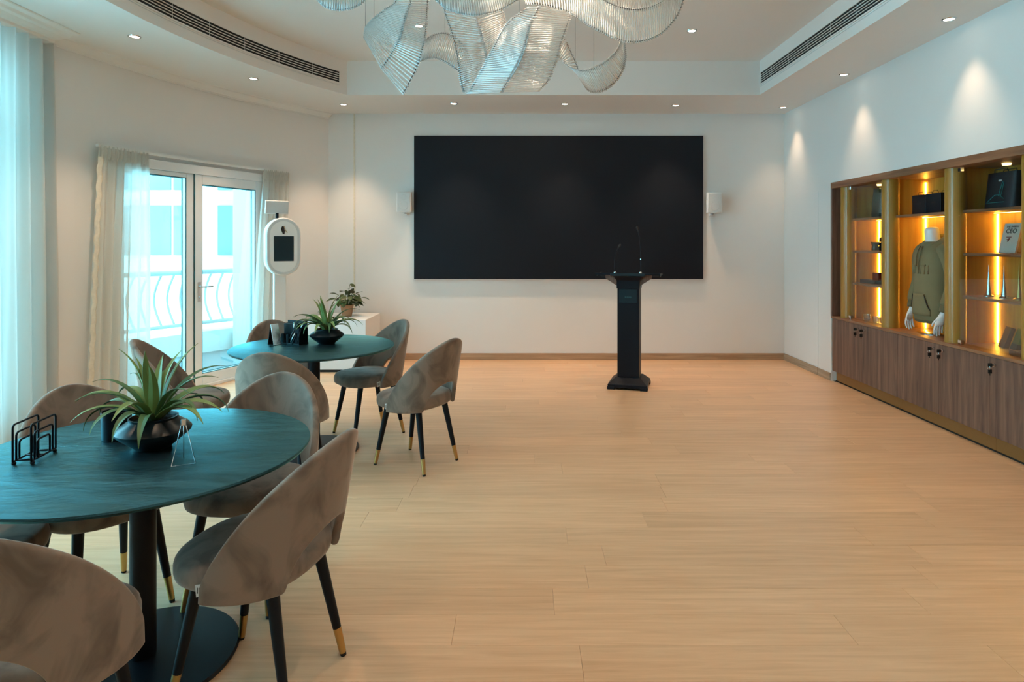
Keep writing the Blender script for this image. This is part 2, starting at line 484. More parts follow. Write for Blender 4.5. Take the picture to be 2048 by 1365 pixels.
# straight window wall further left, behind the big curtain
ww = MB().box(XL - 0.2, XL, 4.72, 5.02, 0, H1 + 0.05).box(XL - 0.2, XL, YF, 0.98, 0, H1 + 0.05)
ww.box(XL - 0.2, XL, 0.98, 4.72, 2.95, H1 + 0.05).box(XL - 0.2, XL, 0.98, 4.72, 0, 0.12)
ww.box(XL - 0.2, -3.80, 5.0, 5.06, 0, H1 + 0.05)
tag(ww.build('wall_left_window', 'wall'), 'window wall hidden by the long sheer curtain', 'wall', kind='structure')
win = MB()
for yy in (0.98, 1.90, 2.82, 3.74, 4.66): win.box(XL - 0.14, XL - 0.06, yy, yy + 0.06, 0.12, 2.95)
for zz in (0.12, 2.25, 2.89): win.box(XL - 0.139, XL - 0.061, 0.98, 4.72, zz, zz + 0.06)
wo = win.build('window_1', 'pvc', bevel=0.004)
tag(wo, 'white framed window behind the long sheer curtain', 'window', kind='structure')
for k, yy in enumerate((1.04, 1.96, 2.88, 3.80)):
    MB().box(XL - 0.104, XL - 0.096, yy, yy + 0.86, 0.18, 2.89).build('pane', 'glass_door', wo)

# ceilings: lowered border, tray sides, raised tray
cl = MB()
TX1, TY0, TY1 = 2.64, 0.9, 7.03
cl.box(XL - 0.2, XR + 0.2, TY1, YB + 0.2, H1, H2 + 0.1)
cl.box(TX1, XR + 0.2, TY0, TY1, H1, H2 + 0.1)
cl.box(XL - 0.2, XR + 0.2, YF, TY0, H1, H2 + 0.1)
n = 40
for i in range(n):
    y0, y1 = TY0 + (TY1 - TY0) * i / n, TY0 + (TY1 - TY0) * (i + 1) / n
    cl.prism([(XL - 0.2, y0), (arc_x(y0, RT), y0), (arc_x(y1, RT), y1), (XL - 0.2, y1)], 'Z', H1, H2 + 0.1)
tag(cl.build('ceiling', 'ceil', smooth='angle'), 'white lowered ceiling border around the raised tray', 'ceiling', kind='structure')
tag(MB().box(XL, XR, TY0 - 0.2, TY1 + 0.2, H2, H2 + 0.12).build('ceiling_tray', 'ceil'), 'raised white tray ceiling above the glass chandelier', 'ceiling', kind='structure')

# crown moulding on the bowed wall
def sweep_arc(mb, prof, y0, y1, n, r=RW):
    """prof: (distance inward from wall, z)"""
    a0, a1 = arc_a(y0, r), arc_a(y1, r)
    rings = []
    for i in range(n + 1):
        a = a0 + (a1 - a0) * i / n
        rings.append([(*arc_pt(a, r - d), z) for d, z in prof])
    mb.loft(rings)
cr = MB()
sweep_arc(cr, [(0, H1 - 0.07), (0.012, H1 - 0.07), (0.016, H1 - 0.055), (0.03, H1 - 0.05), (0.05, H1 - 0.03), (0.075, H1 - 0.016), (0.08, H1 - 0.004), (0.1, H1), (0, H1)], 5.02, YB, 24)
tag(cr.build('trim_1', 'trimw', smooth='angle'), 'slim crown moulding along the bowed wall', 'moulding', kind='structure')
co = MB().prism([(-3.86, H1 - 0.09), (-3.845, H1 - 0.09), (-3.75, H1 - 0.075), (-3.74, H1 - 0.055), (-3.70, H1 - 0.05), (-3.66, H1 - 0.035), (-3.62, H1 - 0.032), (-3.60, H1 - 0.015), (-3.55, H1 - 0.012), (-3.54, H1), (-3.86, H1)], 'Y', YF, 4.98)
tag(co.build('trim_2', 'trimw', bevel=0.003, bseg=1), 'wide stepped cornice above the long sheer curtain', 'moulding', kind='structure')

# baseboards
tag(MB().box(-2.50, XR, YB - 0.014, YB, 0, 0.085).build('baseboard_back', 'skirt', bevel=0.003), 'pale wooden skirting under the screen wall', 'baseboard', kind='structure')
br = MB().box(XR - 0.014, XR, 7.115, YB - 0.014, 0, 0.085).box(XR - 0.014, XR, CAB1 + 0.01, 7.108, 0, 0.085)
tag(br.build('baseboard_right', 'skirt_y', bevel=0.002), 'greyish wooden skirting between corner and cabinet', 'baseboard', kind='structure')
bl = MB()
sweep_arc(bl, [(0, 0), (0.014, 0), (0.014, 0.08), (0.010, 0.085), (0, 0.085)], 5.06, 5.52, 4)
sweep_arc(bl, [(0, 0), (0.014, 0), (0.014, 0.08), (0.010, 0.085), (0, 0.085)], 7.37, YB - 0.02, 6)
tag(bl.build('baseboard_left', 'skirt_y'), 'pale wooden skirting along the bowed wall', 'baseboard', kind='structure')

# flush concealed door in the right wall
d2 = MB().box(XR - 0.004, XR, 7.118, 8.035, 0.09, 2.09).build('door_2', 'wall', bevel=0.0015, bseg=1)
tag(d2, 'flush white concealed door beside the corner', 'door', kind='structure')

# ------------------------------------------------------------------ balcony door
ang = math.atan2(DB[1] - DA[1], DB[0] - DA[0])
DW = math.hypot(DB[0] - DA[0], DB[1] - DA[1])
d1 = thing('door_1', 'white framed glazed double balcony door with lever handle', 'door', (*DA, 0), ang, kind='structure')
ZT = 2.27
fr = MB().box(-0.02, 0.10, -0.02, 0.12, 0, ZT + 0.03).box(DW - 0.10, DW + 0.02, -0.02, 0.12, 0, ZT + 0.03).box(0.10, DW - 0.10, -0.02, 0.12, ZT - 0.06, ZT + 0.03)
fr.box(0.10, DW - 0.10, -0.02, 0.12, 0, 0.035)
fr.build('frame', 'pvc', d1, bevel=0.006)
MIDX = 0.475 * DW
# fixed left light: slim frame; right opening leaf: broad frame
def leaf(x0, x1, st_l, st_r, top, bot, y0, y1, name):
    z0, z1 = 0.035, ZT - 0.06
    mb = MB().box(x0, x0 + st_l, y0, y1, z0, z1).box(x1 - st_r, x1, y0, y1, z0, z1)
    mb.box(x0 + st_l, x1 - st_r, y0, y1, z1 - top, z1).box(x0 + st_l, x1 - st_r, y0, y1, z0, z0 + bot)
    lf = mb.build(name, 'pvc', d1, bevel=0.006)
    gx0, gx1, gz0, gz1 = x0 + st_l, x1 - st_r, z0 + bot, z1 - top
    MB().box(gx0 - 0.01, gx1 + 0.01, (y0+y1)/2 - 0.006, (y0+y1)/2 + 0.006, gz0 - 0.01, gz1 + 0.01).build('pane', 'glass_door', lf)
    g = MB()
    for yy in (y0 + 0.004, y1 - 0.012):
        g.box(gx0, gx0 + 0.007, yy, yy + 0.008, gz0, gz1).box(gx1 - 0.007, gx1, yy, yy + 0.008, gz0, gz1)
        g.box(gx0 + 0.007, gx1 - 0.007, yy, yy + 0.008, gz1 - 0.007, gz1).box(gx0 + 0.007, gx1 - 0.007, yy, yy + 0.008, gz0, gz0 + 0.007)
    g.build('gasket', 'teal_gasket', lf)
    return lf
leaf(0.10, MIDX, 0.07, 0.085, 0.045, 0.10, 0.01, 0.08, 'fixed_leaf')
lf2 = leaf(MIDX + 0.004, DW - 0.10, 0.085, 0.10, 0.10, 0.11, -0.005, 0.07, 'opening_leaf')
MB().box(MIDX, MIDX + 0.004, 0.0, 0.06, 0.035, ZT - 0.06).build('meeting_seal', 'teal_gasket', d1)
hx = MIDX + 0.05
hd = MB().box(hx - 0.016, hx + 0.016, -0.013, -0.005, 0.90, 1.10)
hd.tube([(hx, -0.01, 1.05), (hx, -0.05, 1.05), (hx + 0.02, -0.055, 1.05), (hx + 0.13, -0.055, 1.05)], 0.009, 8)
hd.tube([(hx, -0.012, 0.94), (hx, -0.022, 0.94)], 0.010, 8)
hd.build('handle', 'chrome', lf2, smooth='angle')
hg = MB()
for zz in (0.35, 1.2, 1.95): hg.tube([(DW - 0.095, -0.022, zz - 0.05), (DW - 0.095, -0.022, zz + 0.05)], 0.009, 8)
hg.build('hinge', 'pvc', d1)

# curtain track and curtains
tr = MB()
sweep_arc(tr, [(0.055, 2.335), (0.085, 2.335), (0.085, 2.36), (0.055, 2.36)], 5.40, 7.55, 24)
ct = tr.build('curtain_track', 'trimw')
tag(ct, 'thin cream curtain track above the balcony door', 'curtain track')
for yy in (5.55, 6.48, 7.48):
    x, _ = arc_x(yy), 0
    a = arc_a(yy)
    p0, p1 = arc_pt(a, RW + 0.0), arc_pt(a, RW - 0.06)
    MB().tube([(*p0, 2.352), (*p1, 2.352)], 0.012, 6).build('bracket', 'trimw', ct)

def curtain(name, path_top, path_bot, z0, z1, waves, amp_t, amp_b, nu, nv, mat, parent=None, pleat=0.0, bow=None, seed=1):
    """wavy cloth between a top path and a bottom path (lists of xy, catmull-sampled)"""
    rnd = random.Random(seed)
    ph = [rnd.random() * 6.28 for _ in range(3)]
    T = catmull([(p[0], p[1], 0) for p in path_top], nu); B = catmull([(p[0], p[1], 0) for p in path_bot], nu)
    rows = []
    for j in range(nv + 1):
        v = j / nv                      # 0 top .. 1 bottom
        row = []
        for i in range(nu + 1):
            u = i / nu
            vv = v ** 0.8
            p = T[i].lerp(B[i], vv)
            t = (T[min(i+1, nu)] - T[max(i-1, 0)]); t.z = 0; t.normalize()
            nrm = Vector((t.y, -t.x, 0))
            amp = amp_t + (amp_b - amp_t) * min(1, v * 1.6)
            wv = math.sin(u * waves * 2 * PI + ph[0] + 0.5 * math.sin(3 * v + ph[1])) + 0.35 * math.sin(u * waves * 4.3 * PI + ph[2])
            if pleat and v < 0.06: wv = wv * 0.4 + math.sin(u * waves * 6 * PI) * 0.8
            q = p + nrm * wv * amp
            row.append((q.x, q.y, z1 + (z0 - z1) * v))
        rows.append(row)
    return MB().grid(rows).build(name, mat, parent, smooth=True)

bc = curtain('sheer_curtain', [(-3.80, 5.03), (-3.80, 4.7), (-3.80, 4.35), (-3.80, 4.0), (-3.80, 3.7)], [(-3.79, 5.06), (-3.80, 4.7), (-3.81, 4.35), (-3.80, 4.0), (-3.80, 3.65)],
             0.02, H1 - 0.02, 11, 0.036, 0.05, 240, 24, 'sheer_big', seed=3)
tag(bc, 'long white sheer curtain hanging from ceiling to floor at left edge', 'curtain')
hm = MB()
hem = []
for j in range(60):
    z = 0.05 + j * (2.3 - 0.05) / 59
    hem.append((-3.815 + 0.010 * math.sin(j * 1.7) + 0.008 * math.sin(j * 0.6), 5.045 + 0.008 * math.sin(j * 0.9), z))
rows = [[(p[0], p[1] - 0.012, p[2]) for p in hem], [(p[0] + 0.014, p[1] + 0.002, p[2]) for p in hem], [(p[0] + 0.002, p[1] + 0.016, p[2]) for p in hem]]
hm.grid(rows).build('hem_edge', 'tape', bc, smooth=True)

ap = lambda yy, d: arc_pt(arc_a(yy), RW - d)
c1 = curtain('door_curtain', [ap(5.42, .07), ap(5.60, .075), ap(5.75, .075), ap(5.92, .07)], [ap(5.30, .10), ap(5.48, .11), ap(5.66, .12), ap(5.90, .11)],
             0.03, 2.335, 6, 0.016, 0.034, 140, 30, 'sheer', pleat=1, seed=5)
tag(c1, 'cream sheer curtain gathered on the left of the balcony door', 'curtain')
c2 = curtain('door_curtain', [ap(7.22, .075), ap(7.33, .075), ap(7.43, .08), ap(7.53, .075)], [ap(7.04, .12), ap(7.17, .13), ap(7.28, .13), ap(7.40, .12)],
             0.03, 2.335, 5, 0.02, 0.03, 110, 30, 'sheer', pleat=1, seed=8)
tag(c2, 'cream sheer curtain gathered on the right of the balcony door', 'curtain')
for cc, yy in ((c1, (5.42, 5.92)), (c2, (7.22, 7.53))):
    a0, a1 = arc_a(yy[0]), arc_a(yy[1])
    rows = [[], [], []]
    k = 60
    for i in range(k + 1):
        a = a0 + (a1 - a0) * i / k
        d = 0.082 + 0.014 * math.sin(i * 1.35) + 0.006 * math.sin(i * 0.5)
        for r_, (z, dd) in zip(rows, ((2.352, 0.0), (2.30, 0.012), (2.235, 0.0))):
            r_.append((*arc_pt(a, RW - d - dd), z + 0.004 * math.sin(i * 2.1)))
    MB().grid(rows).build('pleat_heading', 'sheer', cc, smooth=True)
he = MB()
hem = [(*ap(5.42 - 0.12 * (1 - k / 70) + 0.008 * math.sin(k * 1.3), 0.085 + 0.02 * (1 - k/70)), 0.05 + 2.2 * k / 70) for k in range(71)]
rows = [[(p[0] - 0.012, p[1] - 0.018, p[2]) for p in hem], [(p[0] + 0.012, p[1], p[2]) for p in hem], [(p[0] + 0.006, p[1] + 0.024, p[2]) for p in hem]]
he.grid(rows).build('hem_edge', 'tape', c1, smooth=True)

# ------------------------------------------------------------------ outside: balcony, railing, building
bf = MB()
a0, a1 = arc_a(4.6), arc_a(8.9)
for i in range(20):
    p, q = a0 + (a1 - a0) * i / 20, a0 + (a1 - a0) * (i + 1) / 20
    bf.prism([arc_pt(p, RW + 0.2), arc_pt(q, RW + 0.2), arc_pt(q, 8.2), arc_pt(p, 8.2)], 'Z', -0.2, 0.10)
tag(bf.build('floor_balcony', 'ext_floor'), 'teal shaded balcony floor beyond the glazed door', 'balcony floor', kind='structure')
cb = MB()
for i in range(24):
    p, q = a0 + (a1 - a0) * i / 24, a0 + (a1 - a0) * (i + 1) / 24
    cb.prism([arc_pt(p, 7.93), arc_pt(q, 7.93), arc_pt(q, 8.2), arc_pt(p, 8.2)], 'Z', 0.10, 0.37)
tag(cb.build('wall_balcony_curb', 'ext_white'), 'low white balcony curb under the railing', 'curb', kind='structure')
rl = thing('balcony_railing', 'pale curved steel balcony railing with bellied bars', 'railing')
def arc_tube(r, z, rad, name):
    MB().tube([(*arc_pt(a0 + (a1 - a0) * i / 40, r), z) for i in range(41)], rad, 8).build(name, 'ext_rail', rl, smooth=True)
arc_tube(8.06, 1.13, 0.032, 'handrail')
arc_tube(8.06, 0.47, 0.024, 'bottom_rail')
bar = MB().tube([(-(0.16 * math.sin(PI * t) ), 0, 0.47 + 0.655 * t) for t in [k / 12 for k in range(13)]], 0.015, 6).mesh('baluster', 'ext_rail', smooth=True)
nb = 36
for i in range(nb):
    a = a0 + (a1 - a0) * (i + 0.5) / nb
    o = bpy.data.objects.new('baluster', bar); COL.objects.link(o); o.parent = rl
    o.location = (*arc_pt(a, 8.06), 0); o.rotation_euler = (0, 0, -a)
for i in range(6):
    a = a0 + (a1 - a0) * (i + 0.4) / 6
    MB().lathe([(0.035, 0.37), (0.035, 0.385), (0.014, 0.40), (0.014, 0.47)], 10, (*arc_pt(a, 8.06), 0)).build('post_foot', 'ext_rail', rl, smooth='angle')
bw = MB().box(-3.86, -3.45, 8.25, 8.6, -0.2, 3.4)
tag(bw.build('wall_balcony_side', 'ext_white', bevel=0.01), 'white pier at the right end of the balcony', 'wall', kind='structure')
slab = MB()  # unseen overhead slab, added to darken the balcony and railing
arc_wall(slab, 5.1, 8.9, 2.75, 3.0, 20, RW + 0.2, 8.2)
tag(slab.build('balcony_shade_slab', 'ext_white'), 'added unseen slab shading the balcony', 'ceiling', kind='structure')

bd = thing('office_building', 'pale office building with blue green windows seen through the balcony door', 'building', (-11, 24, -12))
MB().box(-9, 7.0, 0, 6, 0, 34).build('wall', 'ext_white', bd)
random.seed(9)
wm1 = MB().box(-0.42, 0.42, -0.06, 0.05, -0.95, 0.95).mesh('window', 'ext_glass')
lm = MB().box(-1.55, 1.55, -0.30, 0.02, -0.14, 0.14).mesh('ledge', 'ext_white')
for k in range(8):
    for x0 in (-6.4, -3.0, 0.6, 4.6):
        for i in range(3):
            o = bpy.data.objects.new('window', wm1); COL.objects.link(o); o.parent = bd; o.location = (x0 + (i - 1) * 0.95, 0, 9.0 + k * 2.5)
        o2 = bpy.data.objects.new('ledge', lm); COL.objects.link(o2); o2.parent = bd; o2.location = (x0, 0, 7.8 + k * 2.5)
lw = MB().box(-16, -5, 17.0, 17.4, -12, 1.0)
tag(lw.build('parapet_wall', 'ext_white'), 'long white parapet wall across from the balcony', 'wall')

# ------------------------------------------------------------------ screen wall
scr = thing('video_wall', 'large black video wall screen filling the back wall', 'screen', (0.43, YB, 0))
MB().box(-1.85, 1.85, -0.055, 0.0, 1.043, 2.878).build('cabinet', 'black', scr, bevel=0.002)
MB().box(-1.848, 1.848, -0.060, -0.055, 1.045, 2.876).build('display_surface', 'screen', scr)
MB().box(-1.858, 1.858, -0.04, 0.0, 1.035, 1.043).box(-1.858, 1.858, -0.04, 0.0, 2.878, 2.886).box(-1.858, -1.85, -0.04, 0, 1.043, 2.878).box(1.85, 1.858, -0.04, 0, 1.043, 2.878).build('edge_trim', 'white_plastic', scr)

def speaker(x, z, rz, label):
    s = thing('wall_speaker', label, 'speaker', (x, YB, z), 0, 'wall speakers beside the screen')
    b = MB()
    w0, h0 = 0.092, 0.128
    b.prism([(-w0, -0.05), (-w0 * 0.72, -0.17), (-w0 * 0.72, -0.17), (w0 * 0.0 - w0 * 0.72, -0.17), (w0, -0.19), (w0, -0.05)] if False else [(-w0, -0.19), (w0, -0.19), (w0, -0.14), (w0 * 0.6, -0.045), (-w0 * 0.6, -0.045), (-w0, -0.14)], 'Z', -h0, h0)
    bo = b.build('body', 'white_plastic', s, bevel=0.008)
    MB().box(-w0 + 0.01, w0 - 0.01, -0.196, -0.188, -h0 + 0.01, h0 - 0.01).build('grille', 'grille', s, bevel=0.003)
    MB().lathe([(0.0, 0.0), (0.03, 0.002), (0.034, 0.0)], 16).build('tweeter', 'grille', s).matrix_local = Matrix.Translation((0, -0.1965, 0.06)) @ Matrix.Rotation(PI/2, 4, 'X')
    MB().lathe([(0.0, 0.0), (0.052, 0.003), (0.058, 0.0)], 20).build('woofer', 'grille', s).matrix_local = Matrix.Translation((0, -0.1965, -0.045)) @ Matrix.Rotation(PI/2, 4, 'X')
    MB().box(-0.02, 0.02, -0.05, 0.0, -0.16, -0.10).box(-0.012, 0.012, -0.12, -0.04, -0.145, -0.13).box(-0.012, 0.012, -0.12, -0.108, -0.145, -0.12).build('bracket', 'white_plastic', s, bevel=0.003)
speaker(-1.525, 2.02, 0, 'small white wall speaker left of the black screen')
speaker(2.385, 2.01, 0, 'small white wall speaker right of the black screen')
cd = MB().box(-2.207, -2.190, YB - 0.012, YB, 0.62, H1)
tag(cd.build('cable_conduit', 'tape', bevel=0.003), 'thin cream cable conduit running down the back wall', 'conduit')

# ------------------------------------------------------------------ air vents on the tray sides
av = thing('air_vent', 'long straight slot air vent on the right tray edge', 'vent', (TX1, 0, 0), 0, 'ceiling air vents')
VZ0, VZ1 = 3.285, 3.405
MB().box(-0.003, -0.001, 1.6, 6.98, VZ0, VZ1).build('cavity', 'vent_dark', av)
MB().box(-0.010, 0, 1.58, 7.0, VZ1, VZ1 + 0.012).box(-0.010, 0, 1.58, 7.0, VZ0 - 0.012, VZ0).box(-0.010, 0, 6.98, 6.995, VZ0, VZ1).box(-0.010, 0, 1.585, 1.6, VZ0, VZ1).build('frame', 'trimw', av)
for k in range(1, 5):
    z = VZ0 + (VZ1 - VZ0) * k / 5
    MB().box(-0.009, -0.003, 1.6, 6.98, z - 0.0028, z + 0.0028).build('slat', 'trimw', av)
for k in range(12): MB().box(-0.006, -0.003, 1.95 + k * 0.43, 1.953 + k * 0.43, VZ0, VZ1).build('divider', 'grille', av)
MB().box(-0.004, 0, 1.58, 7.0, VZ0 - 0.03, VZ0 - 0.026).build('access_edge', 'grille', av)
av2 = thing('air_vent', 'long curved slot air vent on the left tray edge', 'vent', (0, 0, 0), 0, 'ceiling air vents')
def arc_strip(d0, d1, z0, z1, y0, y1, name, mat, n=36):
    mb = MB(); sweep_arc(mb, [(d0, z0), (d1, z0), (d1, z1), (d0, z1)], y0, y1, n, RT)
    return mb.build(name, mat, av2)
arc_strip(0.001, 0.003, VZ0, VZ1, 2.2, 6.93, 'cavity', 'vent_dark')
f_ = MB()
for z in (VZ0 - 0.012, VZ1): sweep_arc(f_, [(0, z), (0.010, z), (0.010, z + 0.012), (0, z + 0.012)], 2.18, 6.945, 36, RT)
for yy in (2.185, 6.93): sweep_arc(f_, [(0, VZ0), (0.010, VZ0), (0.010, VZ1), (0, VZ1)], yy, yy + 0.015, 1, RT)
f_.build('frame', 'trimw', av2)
for k in range(1, 5):
    z = VZ0 + (VZ1 - VZ0) * k / 5
    arc_strip(0.003, 0.009, z - 0.0028, z + 0.0028, 2.2, 6.93, 'slat', 'trimw')
for k in range(11): arc_strip(0.003, 0.006, VZ0, VZ1, 2.5 + k * 0.41, 2.503 + k * 0.41, 'divider', 'grille', 1)
arc_strip(0.0, 0.004, VZ0 - 0.03, VZ0 - 0.026, 2.2, 6.93, 'access_edge', 'grille')

# ------------------------------------------------------------------ downlights
ring = MB().lathe([(0.034, 0.0), (0.036, -0.006), (0.047, -0.006), (0.050, 0.0)], 28).mesh('trim_ring', 'chrome', smooth='angle')
lens = MB().lathe([(0.0, -0.002), (0.035, -0.002)], 28).mesh('lens', 'dl_face')
def downlight(x, y, z, label, size=75, power=1.0, group='recessed ceiling downlights', blend=0.75):
    t = thing('downlight', label, 'downlight', (x, y, z), 0, group)
    for nm, me in (('trim_ring', ring), ('lens', lens)):
        o = bpy.data.objects.new(nm, me); COL.objects.link(o); o.parent = t
    l = bpy.data.lights.new('downlight_beam', 'SPOT')
    l.energy = SPOT_W * power; l.color = WARM; l.spot_size = math.radians(size); l.spot_blend = blend; l.shadow_soft_size = 0.03
    lo = bpy.data.objects.new('downlight_beam', l); COL.objects.link(lo); lo.parent = t; lo.location = (0, 0, -0.03)
downlight(-2.18, 7.51, H1, 'recessed downlight nearest the bowed wall corner, left of the screen')
downlight(-0.85, 7.46, H1, 'recessed downlight above the left part of the screen')
downlight(0.475, 7.48, H1, 'recessed downlight above the middle of the screen')
downlight(1.82, 7.56, H1, 'recessed downlight above the right end of the screen')
downlight(3.165, 7.67, H1, 'recessed downlight in the corner right of the screen', 70, 0.40, blend=1.0)
downlight(3.155, 6.18, H1, 'recessed downlight close to the right wall above the cabinet end', 70, 0.40, blend=1.0)
downlight(3.155, 4.65, H1, 'largest recessed downlight at the upper right of the picture', 70, 0.40, blend=1.0)
downlight(-2.75, 6.33, H1, 'recessed downlight above the balcony door')
downlight(-3.15, 5.04, H1, 'recessed downlight near the cornice and the long sheer curtain')
downlight(1.61, 6.03, H2, 'lone recessed downlight in the raised tray, right of the chandelier', 95)
for k, (x, y) in enumerate(((3.155, 3.1), (3.155, 1.6), (3.155, 0.1))):
    downlight(x, y, H1, 'recessed downlight out of view along the right wall, %s' % ('just past the picture edge', 'beside the viewpoint', 'behind the viewpoint')[k], 70, 0.40, 'downlights out of view')
for k, (x, y, z) in enumerate(((1.61, 3.4, H2), (-1.2, 2.2, H2), (1.2, 0.2, H1), (-1.2, 0.2, H1), (-3.1, 3.6, H1), (-3.1, 2.0, H1), (0.0, -1.2, H1), (-1.0, 5.9, H2), (0.3, 1.8, H2))):  # extra unseen downlights, added to fill the room with warm light
    downlight(x, y, z, 'added fill downlight out of view, ' + ('in the tray before the cabinet', 'in the tray over the nearer table', 'right of the viewpoint', 'left of the viewpoint', 'over the long sheer curtain', 'by the uncurtained window', 'behind the viewpoint', 'hidden above the chandelier', 'in the tray over the viewpoint')[k], 110, 0.5, 'downlights out of view')

# ------------------------------------------------------------------ chandelier of glass rod ribbons
RIBBONS = [
 (46, [[(-0.89,4.45,3.447),(-0.909,4.42,3.222),(-0.986,4.4,3.144),(-1.068,4.42,3.088),(-1.119,4.47,3.063),(-1.156,4.53,3.047),(-1.181,4.6,3.012)],[(-0.788,4.4,3.425),(-0.793,4.35,3.195),(-0.819,4.3,3.072),(-0.839,4.28,2.979),(-0.867,4.3,2.9),(-0.928,4.36,2.829),(-1.019,4.44,2.743)],[(-0.695,4.5,3.469),(-0.69,4.42,3.222),(-0.686,4.35,3.073),(-0.688,4.3,2.934),(-0.702,4.28,2.842),(-0.75,4.3,2.701),(-0.851,4.36,2.546)]]),
 (38, [[(-0.823,4.9,2.997),(-0.787,4.92,3.094),(-0.721,4.95,3.151),(-0.634,4.95,3.163),(-0.544,4.93,3.121),(-0.463,4.9,3.017),(-0.407,4.85,2.905)],[(-0.857,4.78,2.827),(-0.814,4.8,2.894),(-0.752,4.82,2.931),(-0.678,4.84,2.937),(-0.589,4.84,2.894),(-0.492,4.8,2.809),(-0.433,4.75,2.724)]]),
 (42, [[(-0.654,4.75,3.579),(-0.605,4.7,3.263),(-0.552,4.66,3.099),(-0.51,4.62,2.949),(-0.484,4.58,2.808),(-0.465,4.54,2.688),(-0.439,4.5,2.591)],[(-0.47,4.7,3.557),(-0.366,4.62,3.189),(-0.321,4.56,3.039),(-0.289,4.52,2.917),(-0.276,4.48,2.815),(-0.314,4.46,2.72),(-0.4,4.46,2.57)]]),
 (30, [[(-0.47,4.7,3.557),(-0.366,4.62,3.189),(-0.321,4.56,3.039),(-0.289,4.52,2.917),(-0.276,4.48,2.815)],[(-0.25,4.8,3.6),(-0.181,4.72,3.282),(-0.149,4.66,3.148),(-0.14,4.6,3.049),(-0.167,4.55,2.96)]]),
 (50, [[(0.028,4.35,3.143),(-0.085,4.25,3.027),(-0.151,4.2,2.928),(-0.207,4.18,2.811),(-0.262,4.2,2.716),(-0.324,4.26,2.625),(-0.394,4.36,2.546)],[(0.095,4.25,3.108),(0.033,4.14,2.947),(0.01,4.08,2.828),(-0.019,4.05,2.728),(-0.055,4.07,2.656),(-0.099,4.14,2.6),(-0.16,4.26,2.533)],[(0.32,4.3,3.086),(0.279,4.2,2.962),(0.239,4.15,2.835),(0.214,4.12,2.743),(0.185,4.14,2.656),(0.151,4.2,2.592),(0.089,4.3,2.549)]]),
 (84, [[(-0.036,4.45,3.483),(0.123,4.4,3.432),(0.311,4.32,3.339),(0.442,4.25,3.224),(0.554,4.2,3.123),(0.689,4.2,3.076),(0.831,4.24,3.098),(0.968,4.32,3.19),(1.061,4.42,3.346),(1.087,4.5,3.523)],[(0.007,4.35,3.174),(0.155,4.3,3.141),(0.314,4.22,3.056),(0.414,4.14,2.954),(0.532,4.08,2.868),(0.659,4.06,2.815),(0.804,4.1,2.838),(0.948,4.2,2.941),(1.083,4.34,3.142),(1.163,4.46,3.416)]]),
 (56, [[(0.695,4.5,2.969),(0.67,4.48,2.898),(0.614,4.46,2.827),(0.535,4.46,2.77),(0.448,4.48,2.74),(0.363,4.54,2.764),(0.294,4.6,2.828),(0.242,4.66,2.913)],[(0.732,4.6,2.976),(0.736,4.58,2.867),(0.706,4.55,2.756),(0.636,4.54,2.659),(0.536,4.56,2.609),(0.449,4.64,2.662),(0.37,4.72,2.893),(0.294,4.78,3.079)]]),
 (54, [[(-0.68,4.25,3.411),(-0.554,4.2,3.358),(-0.433,4.16,3.327),(-0.315,4.15,3.323),(-0.2,4.17,3.345),(-0.084,4.22,3.394),(0.007,4.3,3.464)],[(-0.62,4.12,3.145),(-0.525,4.05,3.036),(-0.432,4.0,2.982),(-0.334,3.98,2.958),(-0.24,4.0,2.975),(-0.136,4.06,3.033),(-0.017,4.15,3.143)]]),
 (36, [[(-1.555,4.5,3.541),(-1.463,4.46,3.502),(-1.364,4.43,3.474),(-1.258,4.43,3.474),(-1.17,4.46,3.502),(-1.098,4.5,3.548)],[(-1.485,4.4,3.256),(-1.413,4.36,3.167),(-1.323,4.33,3.125),(-1.24,4.33,3.125),(-1.158,4.36,3.167),(-1.089,4.42,3.264)]]),
 (48, [[(0.499,4.8,3.647),(0.646,4.75,3.586),(0.793,4.72,3.558),(0.948,4.74,3.574),(1.094,4.8,3.647)],[(0.522,4.66,3.345),(0.644,4.6,3.248),(0.786,4.57,3.207),(0.934,4.58,3.226),(1.097,4.65,3.327)]]),
]

